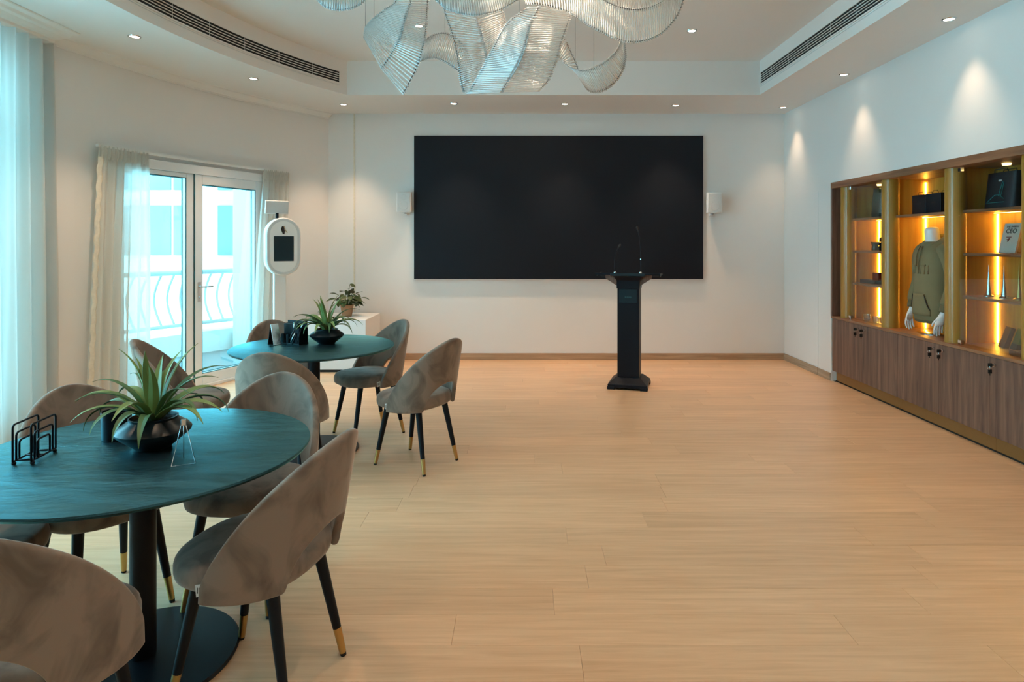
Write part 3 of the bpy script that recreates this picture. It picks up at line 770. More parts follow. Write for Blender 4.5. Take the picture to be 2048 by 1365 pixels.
ch = thing('ribbon_chandelier', 'chandelier of twisting ribbons made of clear glass rods on wire', 'chandelier', (0.1, 4.4, H2))
OFF = Vector((0.1, 4.4, H2))
ZMAX = 3.40
unit_rod = MB().tube([(0, 0, 0), (0, 0, 1)], 1.0, 6).mesh('glass_rod', 'rod', smooth=True)
def clampz(p): return Vector((p[0], p[1], min(p[2], ZMAX + 0.03 * math.tanh((p[2] - ZMAX) * 3)) if p[2] > ZMAX else p[2]))
rod_count = 0
ORDER = [4, 0, 5, 2, 6, 7, 3, 1, 8, 9]      # largest ribbons first
for ri in ORDER:
    nrod, edges = RIBBONS[ri]
    curves = [[clampz(p) - OFF for p in catmull(e, nrod)] for e in edges]
    rib = MB()
    for c in curves: rib.tube(c, 0.0032, 5)
    ro = rib.build('ribbon_wire', 'steel', ch, smooth=True)
    rest = MB()
    for A, B in zip(curves[:-1], curves[1:]):
        for k in range(nrod + 1):
            a, b = A[k], B[k]
            d = b - a
            if d.length < 0.01: continue
            a2, b2 = a - d.normalized() * 0.012, b + d.normalized() * 0.012
            if rod_count < 300:
                o = bpy.data.objects.new('glass_rod', unit_rod); COL.objects.link(o); o.parent = ro
                o.location = a2
                o.rotation_mode = 'QUATERNION'
                o.rotation_quaternion = d.to_track_quat('Z', 'Y')
                o.scale = (0.0056, 0.0056, (b2 - a2).length)
                rod_count += 1
            else:
                rest.tube([a2, b2], 0.0056, 6)
    if rest.v:
        tag(rest.build('glass_rods', 'rod', ro, smooth=True), kind='stuff')
    # suspension wires up to the ceiling
    sw = MB()
    for kk in (0.1, 0.5, 0.85):
        p = max((c[int(kk * nrod)] for c in curves), key=lambda q: q.z)
        if p.z < -0.12: sw.tube([p, (p.x, p.y, -0.004)], 0.0012, 4)
    if sw.v: sw.build('suspension_wire', 'steel', ro)
MB().lathe([(0.0, -0.05), (0.36, -0.05), (0.38, -0.04), (0.38, 0.0)], 40).build('ceiling_canopy', 'white_plastic', ch, smooth='angle')
for k in range(5):
    a = 2 * PI * k / 5
    l = bpy.data.lights.new('chandelier_lamp', 'POINT'); l.energy = 3.5; l.color = (1.0, 0.78, 0.58); l.shadow_soft_size = 0.05
    lo = bpy.data.objects.new('chandelier_lamp', l); COL.objects.link(lo); lo.parent = ch; lo.location = (0.34 * math.cos(a), 0.34 * math.sin(a), -0.12)

# ------------------------------------------------------------------ display cabinet on the right wall
XB = 3.745                           # inside face of the cabinet back
CT = 0.71                            # counter height
PY = [6.636, 5.872, 4.985, 4.205, 3.32, 2.55]   # pillar centres
# base cabinets: each two-door unit is a thing
DOORS = [(6.795, 5.60), (5.60, 4.49), (4.49, 3.45), (3.45, 2.47)]
BL = ['far walnut base cabinet with two locked doors beside the skirting', 'walnut base cabinet with two locked doors under the hoodie mannequin',
      'walnut base cabinet with one lock in view at right picture edge', 'walnut base cabinet past the right picture edge']
def lock(parent, y, z, key=True):
    x = XR - 0.001
    lk = MB()
    lk.tube([(x, y, z), (x - 0.012, y, z)], 0.012, 12).tube([(x - 0.012, y, z), (x - 0.024, y, z)], [0.010, 0.009], 12)
    k = lk.build('lock', 'chrome', parent, smooth='angle')
    kh = MB().box(x - 0.052, x - 0.022, y - 0.0025, y + 0.0025, z - 0.013, z + 0.013)
    kh.build('key_head', 'rubber', k, bevel=0.002)
    MB().tube([(x - 0.045, y + 0.012 * math.cos(t), z - 0.02 + 0.013 * math.sin(t)) for t in [i * PI / 6 for i in range(12)]], 0.0014, 4, closed=True).build('key_ring', 'chrome', k)
    MB().box(x - 0.050, x - 0.024, y - 0.004, y + 0.004, z - 0.060, z - 0.032).box(x - 0.040, x - 0.034, y - 0.001, y + 0.001, z - 0.075, z - 0.060).build('spare_key', 'rubber', k, bevel=0.002)
for i, (ya, yb) in enumerate(DOORS):
    bcab = thing('base_cabinet', BL[i], 'cabinet', (0, 0, 0), 0, 'walnut base cabinets along the right wall')
    MB().box(XR + 0.022, XB + 0.02, yb + 0.001, ya - 0.001, 0.115, CT - 0.024).build('body', 'walnut', bcab)
    ym = (ya + yb) / 2
    for (u, v, side) in ((ym + 0.0015, ya - 0.0015, -1), (yb + 0.0015, ym - 0.0015, 1)):
        dr = MB().box(XR, XR + 0.020, u, v, 0.118, CT - 0.026).build('door', 'walnut', bcab, bevel=0.0015, bseg=1)
        if i < 2: lock(dr, (u + 0.055) if side < 0 else (v - 0.055), 0.64)
        elif side < 0: lock(dr, v - 0.05, 0.635)
        else: lock(dr, u + 0.05, 0.635)
    MB().box(XR + 0.045, XR + 0.06, yb + 0.001, ya - 0.001, 0.0, 0.115).build('kick_board', 'kick', bcab)
    MB().box(XR + 0.037, XR + 0.045, yb + 0.001, ya - 0.001, 0.0, 0.01).build('floor_seal', 'rubber', bcab)
tag(MB().box(XR - 0.006, XB + 0.02, CAB0, CAB1, CT - 0.024, CT).build('worktop', 'walnut_y', bevel=0.002), 'long walnut counter top under the lit display shelves', 'worktop')

ds = thing('display_shelving', 'walnut wall niche with round gold pillars and lit shelves', 'shelving', (XR, 4.6, CT))
dso = Vector((-XR, -4.6, -CT))
def dbox(name, mat, x0, x1, y0, y1, z0, z1, parent=None, bevel=0.0):
    return MB().box(x0 - XR, x1 - XR, y0 - 4.6, y1 - 4.6, z0 - CT, z1 - CT).build(name, mat, parent or ds, bevel=bevel, bseg=1)
dbox('top_board', 'walnut_y', XR - 0.008, XB + 0.02, CAB0, CAB1, 2.095, CABZ, bevel=0.002)
dbox('side_panel', 'walnut', XR - 0.008, XB + 0.02, CAB1 - 0.03, CAB1, CT, 2.095, bevel=0.002)
dbox('side_panel', 'walnut', XR - 0.008, XB + 0.02, CAB0, CAB0 + 0.03, CT, 2.095, bevel=0.002)
for k in range(len(PY) - 1):
    dbox('back_panel', 'amber_wood', XB, XB + 0.018, PY[k+1] + 0.001, PY[k] - 0.001, CT, 2.095)
RP = 0.075
XP = XR + 0.02 + RP
pil = MB().lathe([(RP, 0.0), (RP, 2.095 - CT)], 40).mesh('pillar', 'gold_pillar', smooth='angle')
for k, py in enumerate(PY):
    o = bpy.data.objects.new('pillar', pil); COL.objects.link(o); o.parent = ds; o.location = (XP - XR, py - 4.6, 0)
    dbox('partition', 'amber_wood', XP + RP * 0.6, XB, py - 0.030, py + 0.030, CT, 2.095)
SH = [1.76, 1.425, 1.09]
bays = [(PY[k] - 0.03, PY[k+1] + 0.03) for k in range(5)]
led_lights = []
for k, (ya, yb) in enumerate(bays):
    zs = [1.76] if k in (1, 3) else SH
    for z in zs:
        dbox('shelf', 'walnut_y', XR + 0.10, XB, yb, ya, z - 0.022, z, bevel=0.0015)
        s_ = dbox('shelf_light', 'led_strip', XB - 0.05, XB - 0.04, yb + 0.03, ya - 0.03, z - 0.0245, z - 0.022) if z == 1.76 else None
    # vertical light strips in the far back corner, cut by the shelves
    cuts = [CT] + sorted(zs) + [2.095]
    for a, b in zip(cuts[:-1], cuts[1:]):
        if k == 2 and b > 2: continue
        if k == 0 and b > 2: continue
        dbox('light_strip', 'led_strip', XB - 0.009, XB, ya - 0.012, ya - 0.003, a + 0.004, b - 0.028)
    # glass door on the side bays
    if k in (0, 2, 4):
        g = dbox('glass_door', 'glass_case', XR + 0.062, XR + 0.068, yb + 0.055, ya - 0.055, CT + 0.004, 2.09)
        dbox('hinge', 'chrome', XR + 0.052, XR + 0.078, ya - 0.09, ya - 0.055, CT, CT + 0.035, g, 0.002)
        dbox('hinge', 'chrome', XR + 0.052, XR + 0.078, ya - 0.09, ya - 0.055, 2.06, 2.095, g, 0.002)
# small puck lamps at the top of the glazed bays
for k in (0, 2):
    ya, yb = bays[k]
    ym = (ya + yb) / 2
    MB().lathe([(0.0, -0.014), (0.026, -0.014), (0.03, 0.0)], 16, (0.24, ym - 4.6 + 0.05, 2.095 - CT)).build('puck_lamp', 'puck', ds, smooth='angle')

# --- things in the case
def stand(name, label, cat, x, y, z, rz=0.0, group=None): return thing(name, label, cat, (x, y, z), rz, group)
# foil bag, top of far bay
fb = MB()
rings = []
random.seed(3)
for j in range(7):
    z = 0.30 * j / 6
    wx, wy = 0.045 * (1 - 0.5 * (j / 6) ** 2), 0.10 * (1 - 0.12 * j / 6)
    rings.append([(wx * math.cos(t) + random.uniform(-.006, .006), wy * math.copysign(abs(math.sin(t)) ** 0.6, math.sin(t)) + random.uniform(-.008, .008), z) for t in [2 * PI * i / 16 for i in range(16)]])
o = fb.loft(rings).build('foil_bag', 'bag_green', None, smooth=True); o.location = (3.60, 6.36, 1.76)
tag(o, 'crumpled dark green foil bag in the far top compartment', 'bag')
# cup and bottle
o = MB().lathe([(0.0, 0.0), (0.034, 0.0), (0.036, 0.02), (0.032, 0.05), (0.042, 0.085), (0.040, 0.088), (0.030, 0.055), (0.0, 0.02)], 20).build('glazed_cup', 'dark_cup', None, smooth='angle')
o.location = (3.62, 6.46, 1.425); tag(o, 'dark flared cup on the second shelf of the far bay', 'cup')
t = stand('travel_bottle', 'slim black bottle standing beside the dark flared cup', 'bottle', 3.63, 6.355, 1.425)
MB().lathe([(0.0, 0.0), (0.026, 0.0), (0.028, 0.01), (0.028, 0.085)], 18).build('body', 'black', t, smooth='angle')
MB().lathe([(0.028, 0.088), (0.028, 0.10), (0.024, 0.128), (0.012, 0.136), (0.0, 0.137)], 18).build('cap', 'rubber', t, smooth='angle')
o = MB().box(-0.085, 0.085, -0.14, 0.14, 0, 0.035).build('flat_box', 'dark_box', None, bevel=0.003); o.location = (3.60, 6.42, 1.09); tag(o, 'flat charcoal box lying under the small red box', 'box')
o = MB().box(-0.045, 0.045, -0.05, 0.05, 0, 0.075).build('small_box', 'red_box', None, bevel=0.003); o.location = (3.60, 6.345, 1.125); tag(o, 'small dark red box on top of the flat charcoal box', 'box')
for k, (x, y, lb) in enumerate(((3.50, 6.40, 'small clear glass cup nearest the far pillar on the counter'), (3.50, 6.23, 'middle clear glass cup on the counter of the far bay'), (3.52, 6.14, 'clear glass cup beside the second gold pillar'))):
    o = MB().lathe([(0.0, 0.004), (0.026, 0.0), (0.030, 0.012), (0.035, 0.062), (0.032, 0.062), (0.027, 0.015), (0.0, 0.012)], 20).build('glass_cup', 'glass_cup', None, smooth='angle')
    o.location = (x, y, CT); tag(o, lb, 'cup', 'glass cups in the display case')
# black gift boxes on the middle bay shelf
for k in range(2):
    t = stand('gift_bag', 'black gift bag nearer the %s gold pillar on the hoodie bay shelf' % ('second' if k == 0 else 'third'), 'bag', 3.60, 5.62 - k * 0.20, 1.76, 0, 'black gift bags')
    MB().box(-0.06, 0.06, -0.097, 0.097, 0, 0.175).build('body', 'bag_black', t, bevel=0.003)
    for s in (-1, 1): MB().tube([(s * 0.04, -0.04, 0.172), (s * 0.04, -0.03, 0.20), (s * 0.04, 0.03, 0.20), (s * 0.04, 0.04, 0.172)], 0.002, 5).build('handle', 'rubber', t)
    MB().box(-0.0612, -0.060, -0.03, 0.03, 0.09, 0.102).build('print', 'dark_box', t)
# black tote with teal print
t = stand('tote_bag', 'black tote bag with a teal line print in the near top compartment', 'bag', 3.585, 4.66, 1.76)
rings = []
for j in range(6):
    z = 0.27 * j / 5
    wx, wy = 0.075 - 0.03 * (j / 5), 0.155 - 0.012 * j / 5
    rings.append([(wx * math.copysign(abs(math.cos(a)) ** 0.5, math.cos(a)), wy * math.copysign(abs(math.sin(a)) ** 0.5, math.sin(a)), z) for a in [2 * PI * i / 20 for i in range(20)]])
MB().loft(rings).build('body', 'bag_black', t, smooth='angle')
pr = MB()
def line(pts, r=0.0022): pr.tube([(-0.079 + 0.10 * max(0, p[1]) , p[0], p[1]) for p in pts], r, 4)
line([(0.09, 0.05), (0.02, 0.10), (-0.03, 0.10), (-0.07, 0.07)]); line([(-0.05, 0.20), (-0.03, 0.14), (-0.02, 0.09)]); line([(0.10, 0.045), (-0.08, 0.045)]); line([(-0.06, 0.19), (-0.05, 0.13), (-0.04, 0.085)])
pr.build('teal_print', 'teal_print', t)
MB().box(-0.062, -0.056, -0.04, -0.01, 0.20, 0.212).build('badge', 'grille', t)
for s in (-1, 1): MB().tube([(s * 0.03, -0.07, 0.265), (s * 0.035, -0.06, 0.295), (s * 0.035, 0.06, 0.295), (s * 0.03, 0.07, 0.265)], 0.004, 6).build('handle', 'rubber', t)
# book on a stand
t = stand('book', 'pale standing book titled CEO on the lit near shelf', 'book', 3.62, 4.64, 1.425)
BK = Matrix.Rotation(math.radians(14), 4, 'Y')
def bk(o, m=Matrix.Identity(4)): o.parent = t; o.matrix_local = Matrix.Translation((-0.045, 0, 0.004)) @ BK @ m; return o
bk(MB().box(0.0, 0.016, -0.078, 0.078, 0.0, 0.222).build('pages', 'paper', None, bevel=0.002))
bk(MB().box(-0.002, 0.0, -0.08, 0.08, 0.0, 0.226).build('cover', 'paper', None))
for nm, tx, sz, zz in (('title_small', 'THE SHEIKH', 0.021, 0.193), ('title', 'CEO', 0.050, 0.150)):
    o = text_mesh(nm, tx, sz, 'ink', None, (0, 0, 0), (0, 0, 0))
    bk(o, Matrix.Translation((-0.0035, 0, zz)) @ Matrix.Rotation(-PI/2, 4, 'Z') @ Matrix.Rotation(PI/2, 4, 'X'))
ill = MB()
def poly(pts): ill.prism([(-p[0], p[1]) for p in pts], 'X', -0.0034, -0.002)
poly([(-0.035, 0.118), (0.012, 0.118), (0.012, 0.124), (-0.035, 0.124)]); poly([(-0.02, 0.085), (-0.008, 0.085), (0.002, 0.112), (-0.01, 0.112)]); poly([(-0.028, 0.098), (-0.014, 0.096), (-0.012, 0.104), (-0.026, 0.106)])
bk(ill.build('cover_figure', 'red_box', None))
MB().prism([(-0.03, 0.0), (0.07, 0.0), (0.065, 0.012), (0.035, 0.012), (0.055, 0.13), (0.045, 0.13), (0.02, 0.012)], 'Y', -0.05, 0.05).build('stand', 'glass_cup', t)
# tower models
for k, (y, m, sc, lb) in enumerate(((4.80, 'chrome', 1.0, 'silver tower model furthest from the picture edge'), (4.645, 'chrome', 1.02, 'silver tower model between two other tower models'), (4.505, 'brass', 1.12, 'golden tower model at the right picture edge'))):
    t = stand('tower_model', lb, 'model', 3.56, y, 1.09, 0, 'tower models on the shelf')
    MB().lathe([(0.0, 0.0), (0.034, 0.0), (0.034, 0.006), (0.022, 0.016), (0.0, 0.018)], 20).build('base', m, t, smooth='angle')
    tw = MB(); z = 0.015; r = 0.019
    prof = []
    for j in range(12):
        prof += [(r, z), (r * 0.97, z + 0.0135)]; z += 0.0145; r *= 0.88
    prof += [(0.0022, z), (0.0008, z + 0.055 * sc)]
    tw.lathe(prof, 9).build('tower', m, t)
# leaning boxes on the counter
for k, (y, m, lb) in enumerate(((4.755, 'brown_box', 'brown boxed book leaning against the lit back panel'), (4.64, 'green_box', 'olive green boxed book leaning beside the brown one'))):
    t = stand('boxed_book', lb, 'book', 3.62, y, CT, math.radians(-18), 'leaning boxed books')
    o = MB().box(0.0, 0.03, -0.05, 0.05, 0.0, 0.165).build('slipcase', m, t, bevel=0.002); o.rotation_euler = (0, math.radians(18), 0)
    o = MB().box(-0.0015, 0.0315, -0.0515, 0.0515, 0.0, 0.048).build('band', 'dark_box' if k else 'brown_box', t, bevel=0.001); o.rotation_euler = (0, math.radians(18), 0)
o = MB().box(-0.05, 0.05, -0.07, 0.07, 0, 0.03).build('small_box', 'brown_box', None, bevel=0.002); o.location = (3.50, 4.385, CT); tag(o, 'low brown box at the right picture edge of the counter', 'box')

# --- mannequin with hoodie, faces into the room (-X) and a little towards the camera
mq = thing('mannequin', 'headless white mannequin in an olive hoodie standing on the counter', 'mannequin', (3.575, 5.46, CT), math.radians(-3))
def ell(cx, cyy, z, rx, ry, n=24, p=2.3):
    out = []
    for i in range(n):
        a = 2 * PI * i / n
        c, s = math.cos(a), math.sin(a)
        out.append((cx + rx * math.copysign(abs(c) ** (2 / p), c), cyy + ry * math.copysign(abs(s) ** (2 / p), s), z))
    return out
# body: hips to neck stump plus arms and hands, one skinned mesh
def skin_body(name, verts, edges, radii, mat, parent, root=0, sub=2):
    me = bpy.data.meshes.new(name); me.from_pydata(verts, edges, [])
    o = bpy.data.objects.new(name, me); COL.objects.link(o); o.parent = parent
    o.modifiers.new('skin', 'SKIN')
    sv = me.skin_vertices[0].data
    for i, r in enumerate(radii): sv[i].radius = (r, r) if not isinstance(r, tuple) else r
    sv[root].use_root = True
    sm = o.modifiers.new('sub', 'SUBSURF'); sm.levels = sub; sm.render_levels = sub
    dg = bpy.context.evaluated_depsgraph_get()
    m2 = bpy.data.meshes.new_from_object(o.evaluated_get(dg))
    o.modifiers.clear(); o.data = m2
    for p in m2.polygons: p.use_smooth = True
    m2.materials.clear(); m2.materials.append(M[mat])
    return o
V, E, Rr = [], [], []
def av_(p, r, link=None):
    V.append(p); Rr.append(r)
    if link is not None: E.append((link, len(V) - 1))
    return len(V) - 1
pel = av_((0.0, 0, 0.15), (0.13, 0.10)); ch1 = av_((0.0, 0, 0.45), (0.125, 0.10), pel); ch2 = av_((0.005, 0, 0.66), (0.10, 0.08), ch1)
nk = av_((-0.012, 0, 0.82), 0.062, ch2); nk2 = av_((-0.022, 0, 0.905), 0.060, nk); nk3 = av_((-0.024, 0, 0.935), 0.058, nk2)
HANDS = []
for s in (-1, 1):
    sh = av_((0.0, s * 0.155, 0.70), 0.040, ch2); el = av_((0.02, s * 0.225, 0.45), 0.042, sh); wr_ = av_((-0.055, s * 0.232, 0.215), 0.027, el)
    pm = av_((-0.078, s * 0.226, 0.150), (0.018, 0.034), wr_); kn = av_((-0.090, s * 0.222, 0.108), (0.014, 0.036), pm)
    for f, (dx, ln) in enumerate(((-0.030, 0.080), (-0.010, 0.092), (0.010, 0.088), (0.029, 0.070))):
        b0 = av_((-0.092 + dx * 0.9, s * 0.222, 0.100), 0.0095, kn)
        b1 = av_((-0.094 + dx * 1.05, s * 0.216, 0.100 - ln * 0.5), 0.0085, b0)
        av_((-0.088 + dx * 1.05, s * 0.204, 0.100 - ln), 0.0065, b1)
    t0 = av_((-0.112, s * 0.214, 0.142), 0.0095, pm); t1 = av_((-0.128, s * 0.200, 0.112), 0.008, t0); av_((-0.130, s * 0.188, 0.086), 0.0065, t1)
skin_body('body', V, E, Rr, 'mannequin', mq, pel)
MB().lathe([(0.0, 0.0), (0.15, 0.0), (0.15, 0.006), (0.145, 0.008), (0.012, 0.010), (0.012, 0.10), (0.0, 0.10)], 28).build('base_plate', 'chrome', mq, smooth='angle').location = (0.02, 0, 0)
# hoodie
hz = [(0.115, .125, .168), (0.13, .135, .178), (0.17, .140, .186), (0.24, .142, .190), (0.34, .138, .186), (0.45, .135, .186), (0.56, .135, .192), (0.64, .130, .198), (0.70, .120, .198), (0.745, .104, .178), (0.78, .084, .130), (0.805, .074, .090)]
hood = MB().loft([ell(0.0, 0, z, rx, ry, 32, 2.2) for z, rx, ry in hz], cap=False)
hb = hood.build('hoodie', 'olive', mq, smooth=True)
for s in (-1, 1):
    sl = MB().tube(catmull([(0.0, s * 0.125, 0.738), (0.008, s * 0.205, 0.672), (0.02, s * 0.238, 0.54), (0.02, s * 0.252, 0.45), (-0.015, s * 0.25, 0.34), (-0.045, s * 0.242, 0.262)], 15),
                   [0.070, 0.074, 0.075, 0.074, 0.072, 0.070, 0.068, 0.066, 0.065, 0.064, 0.062, 0.061, 0.060, 0.058, 0.054, 0.046], 16)
    sl.build('sleeve', 'olive', hb, smooth=True)
    MB().tube([(-0.043, s * 0.242, 0.268), (-0.056, s * 0.238, 0.225), (-0.060, s * 0.237, 0.208)], [0.044, 0.040, 0.037], 16).build('cuff', 'olive_dark', hb, smooth=True)
MB().loft([ell(0, 0, 0.10, .120, .160, 32), ell(0, 0, 0.105, .128, .170, 32), ell(0, 0, 0.145, .134, .176, 32), ell(0, 0, 0.155, .136, .180, 32)], cap=False).build('hem_band', 'olive_dark', hb, smooth=True)
# hood collar: draped roll around the neck, open at the throat
col = []
for i in range(25):
    a = -0.86 * PI + 1.72 * PI * i / 24
    back = 0.5 + 0.5 * math.cos(a)
    col.append((0.008 + 0.092 * math.cos(a), 0.104 * math.sin(a), 0.800 + 0.030 * back - 0.075 * (1 - back) ** 2))
MB().tube(col, [0.026 + 0.020 * (0.5 + 0.5 * math.cos(-0.86 * PI + 1.72 * PI * i / 24)) for i in range(25)], 12).build('hood', 'olive', hb, smooth=True)
rings = []
for j in range(7):
    t_ = j / 6
    rings.append([(0.10 + 0.05 * math.sin(PI * t_) + 0.035 * math.cos(a), 0.115 * (1 - 0.45 * t_) * math.sin(a), 0.79 - 0.17 * t_) for a in [2 * PI * i / 18 for i in range(18)]])
MB().loft(rings).build('hood_bag', 'olive', hb, smooth=True)
# pouch pocket, cords, raised lettering blocks
def front_x(y, z, off=0.0):
    for (za, ra, wa), (zb, rb, wb) in zip(hz[:-1], hz[1:]):
        if za <= z <= zb:
            u = (z - za) / (zb - za); rx, ry = ra + (rb - ra) * u, wa + (wb - wa) * u
            return -rx * (1 - min(1, abs(y / ry)) ** 2.2) ** (1 / 2.2) - off
    return -0.13 - off
rows = []
for j in range(9):
    z = 0.165 + 0.185 * j / 8
    hw = 0.135 if j < 3 else 0.135 - 0.055 * ((j - 2) / 6) ** 0.8
    rows.append([(front_x(hw * u, z, 0.007), hw * u, z) for u in [k / 10 - 1 for k in range(21)]])
MB().grid(rows).build('pouch_pocket', 'olive', hb, smooth=True).modifiers.new('thick', 'SOLIDIFY').thickness = 0.006
for s in (-1, 1):
    MB().tube([(front_x(s * (0.135 - 0.055 * u), 0.21 + 0.13 * u, 0.0085), s * (0.136 - 0.054 * u ** 0.8), 0.215 + 0.13 * u) for u in [k / 8 for k in range(9)]], [0.002, 0.004, 0.005, 0.005, 0.005, 0.005, 0.004, 0.003, 0.002], 6).build('pocket_opening', 'ink', hb, smooth=True)
    MB().tube([(front_x(s * 0.022, 0.76 - 0.035 * k, 0.012), s * (0.020 + 0.004 * math.sin(k)), 0.765 - 0.035 * k) for k in range(7 if s < 0 else 6)], 0.0045, 6).build('drawstring', 'olive_dark', hb, smooth=True)
lt = MB()
def stroke(pts): lt.tube([(front_x(p[0], p[1], 0.002), p[0], p[1]) for p in pts], 0.006, 6)
stroke([(0.125, 0.60), (0.115, 0.525)]); stroke([(0.085, 0.60), (0.095, 0.525)]); stroke([(0.062, 0.60), (0.062, 0.525)]); stroke([(0.062, 0.60), (0.035, 0.60)])
stroke([(0.0, 0.60), (0.0, 0.525)]); stroke([(-0.035, 0.60), (-0.035, 0.525)]); stroke([(-0.06, 0.60), (-0.09, 0.60)]); stroke([(-0.075, 0.60), (-0.075, 0.525)]); stroke([(-0.11, 0.60), (-0.11, 0.525)])
lt.build('raised_lettering', 'olive', hb, smooth=True)

# ------------------------------------------------------------------ lectern
lc = thing('lectern', 'slim black lectern with slatted wings and two gooseneck microphones', 'lectern', (1.095, 6.56, 0), math.radians(-16))
bs = MB().loft([[(-.20, -.20, .0), (.20, -.20, .0), (.20, .20, .0), (-.20, .20, .0)], [(-.20, -.20, .035), (.20, -.20, .035), (.20, .20, .035), (-.20, .20, .035)],
               [(-.13, -.13, .095), (.13, -.13, .095), (.13, .13, .095), (-.13, .13, .095)]])
ba = bs.build('base', 'lectern', lc, bevel=0.004); ba.location.z = 0.018
ft = MB()
for sx in (-1, 1):
    for sy in (-1, 1): ft.box(min(sx*.205, sx*.13), max(sx*.205, sx*.13), min(sy*.205, sy*.13), max(sy*.205, sy*.13), 0, 0.03)
for sx in (-1, 1):
    for sy in (-1, 1):
        MB().box(min(sx*.205, sx*.13), max(sx*.205, sx*.13), min(sy*.205, sy*.13), max(sy*.205, sy*.13), 0, 0.03).build('foot', 'lectern', lc, bevel=0.003)
MB().box(-.112, .112, -.105, .105, .10, 1.03).build('column', 'lectern', lc, bevel=0.006)
pn = MB().box(-.092, .092, -.111, -.105, .885, 1.025).build('front_panel', 'lectern_teal', lc, bevel=0.001)
mk = MB()
for k in range(4): mk.box(-.034 + k * .018, -.022 + k * .018, -.1125, -.111, .935, .950)
mk.build('logo', 'logo_teal', pn)
MB().loft([[(-.118, -.115, 1.03), (.118, -.115, 1.03), (.118, .115, 1.03), (-.118, .115, 1.03)], [(-.118, -.115, 1.115), (.118, -.115, 1.115), (.118, .115, 1.115), (-.118, .115, 1.115)],
           [(-.15, -.16, 1.16), (.15, -.16, 1.16), (.15, .17, 1.12), (-.15, .17, 1.12)]]).build('neck', 'lectern', lc, bevel=0.003)
tp = MB().loft([[(-.175, -.19, 1.165), (.175, -.19, 1.165), (.175, .20, 1.105), (-.175, .20, 1.105)], [(-.175, -.19, 1.195), (.175, -.19, 1.195), (.175, .20, 1.135), (-.175, .20, 1.135)]])
tp.build('reading_top', 'lectern_teal', lc, bevel=0.003)
for s in (-1, 1):
    wg = MB().box(min(s*.175, s*.33), max(s*.175, s*.33), -.19, -.175, 1.175, 1.195).box(min(s*.315, s*.33), max(s*.315, s*.33), -.175, .18, 1.165, 1.185)
    wo = wg.build('wing_frame', 'lectern', lc)
    for k in range(5):
        MB().box(min(s*.175, s*.315), max(s*.175, s*.315), -.13 + k * .065, -.105 + k * .065, 1.172 - k * .008, 1.182 - k * .008).build('slat', 'steel', wo)
    MB().prism([(s*.118, 1.06), (s*.118, 1.165), (s*.24, 1.172), (s*.235, 1.135)], 'Y', -.10, -.085).build('bracket', 'walnut', lc)
for s, h, y in ((1, 0.44, -.15), (-1, 0.26, -.15)):
    mcp = catmull([(s * .13, y, 1.19), (s * .132, y, 1.19 + h * .4), (s * .125, y + .01, 1.19 + h * .75), (s * .10, y + .04, 1.19 + h)], 16)
    mi = MB().tube(mcp, 0.0045, 8).build('microphone_neck', 'black', lc, smooth=True)
    e = Vector(mcp[-1]); d = (Vector(mcp[-1]) - Vector(mcp[-3])).normalized()
    MB().tube([e, e + d * .012, e + d * .04, e + d * .05], [.006, .012, .013, .006], 10).build('microphone_head', 'rubber', mi, smooth=True)
    MB().lathe([(.016, 0), (.016, .012), (.008, .02)], 14, (s * .13, y, 1.19)).build('microphone_base', 'chrome', mi, smooth='angle')
    if s > 0: MB().lathe([(.006, 0), (.006, .012)], 10, (s * .132, y, 1.19 + h * .32)).build('neck_collar', 'chrome', mi)

# ------------------------------------------------------------------ photo kiosk by the balcony door
kk = thing('photo_kiosk', 'white photo kiosk with rounded head, tablet screen and top light', 'kiosk', (-2.555, 6.52, 0), math.radians(33))
MB().lathe([(0.0, 0.0), (0.23, 0.0), (0.23, 0.012), (0.22, 0.016), (0.0, 0.016)], 36).build('base_plate', 'white_plastic', kk, smooth='angle')
MB().box(-0.065, 0.055, -0.035, 0.035, 0.016, 1.30).build('post', 'white_plastic', kk, bevel=0.008)
def stad(w_, h_, y, n=14):
    r = w_ / 2; c = h_ / 2 - r
    return [(r * math.cos(a), y, c + r * math.sin(a)) for a in [PI * i / n for i in range(n + 1)]] + [(r * math.cos(a), y, -c + r * math.sin(a)) for a in [PI + PI * i / n for i in range(n + 1)]]
hd = MB().loft([stad(.325, .585, .07), stad(.345, .605, .055), stad(.345, .605, -.055), stad(.325, .585, -.07), stad(.318, .578, -.07)])
h = hd.build('head', 'white_plastic', kk, smooth='angle'); h.location = (0.02, -0.01, 1.465)
fp = MB().loft([stad(.27, .53, -.066), stad(.27, .53, -.074)]).build('face_plate', 'mannequin', h)
MB().loft([stad(.318, .578, -.0695), stad(.318, .578, -.072)]).build('ring_light', 'grille', h)
MB().box(-.098, .098, -.079, -.073, -.15, .11).build('tablet_screen', 'lectern_teal', h, bevel=0.002)
lg = MB().prism([(-.024, .165), (-.028, .19), (-.015, .215), (.0, .205), (.004, .18), (.012, .155), (.004, .128), (-.012, .135)], 'Y', -.0775, -.0738).build('logo', 'ink', h)
MB().tube([(.0, -.0775, .215), (.008, -.0775, .19), (.018, -.0775, .165), (.034, -.0775, .145)], .003, 5).build('logo_line', 'brass', h)
MB().tube([(-0.03, 0, 1.76), (-0.03, 0, 1.815)], 0.016, 10).build('light_mount', 'black', kk)
pl = MB().box(-.125, .105, -.018, .018, -.068, .068).build('light_panel', 'white_plastic', kk, bevel=0.004); pl.location = (-0.02, 0, 1.875); pl.rotation_euler = (math.radians(12), 0, 0)
MB().box(-.117, .097, -.0195, -.018, -.06, .06).build('light_diffuser', 'grille', pl)

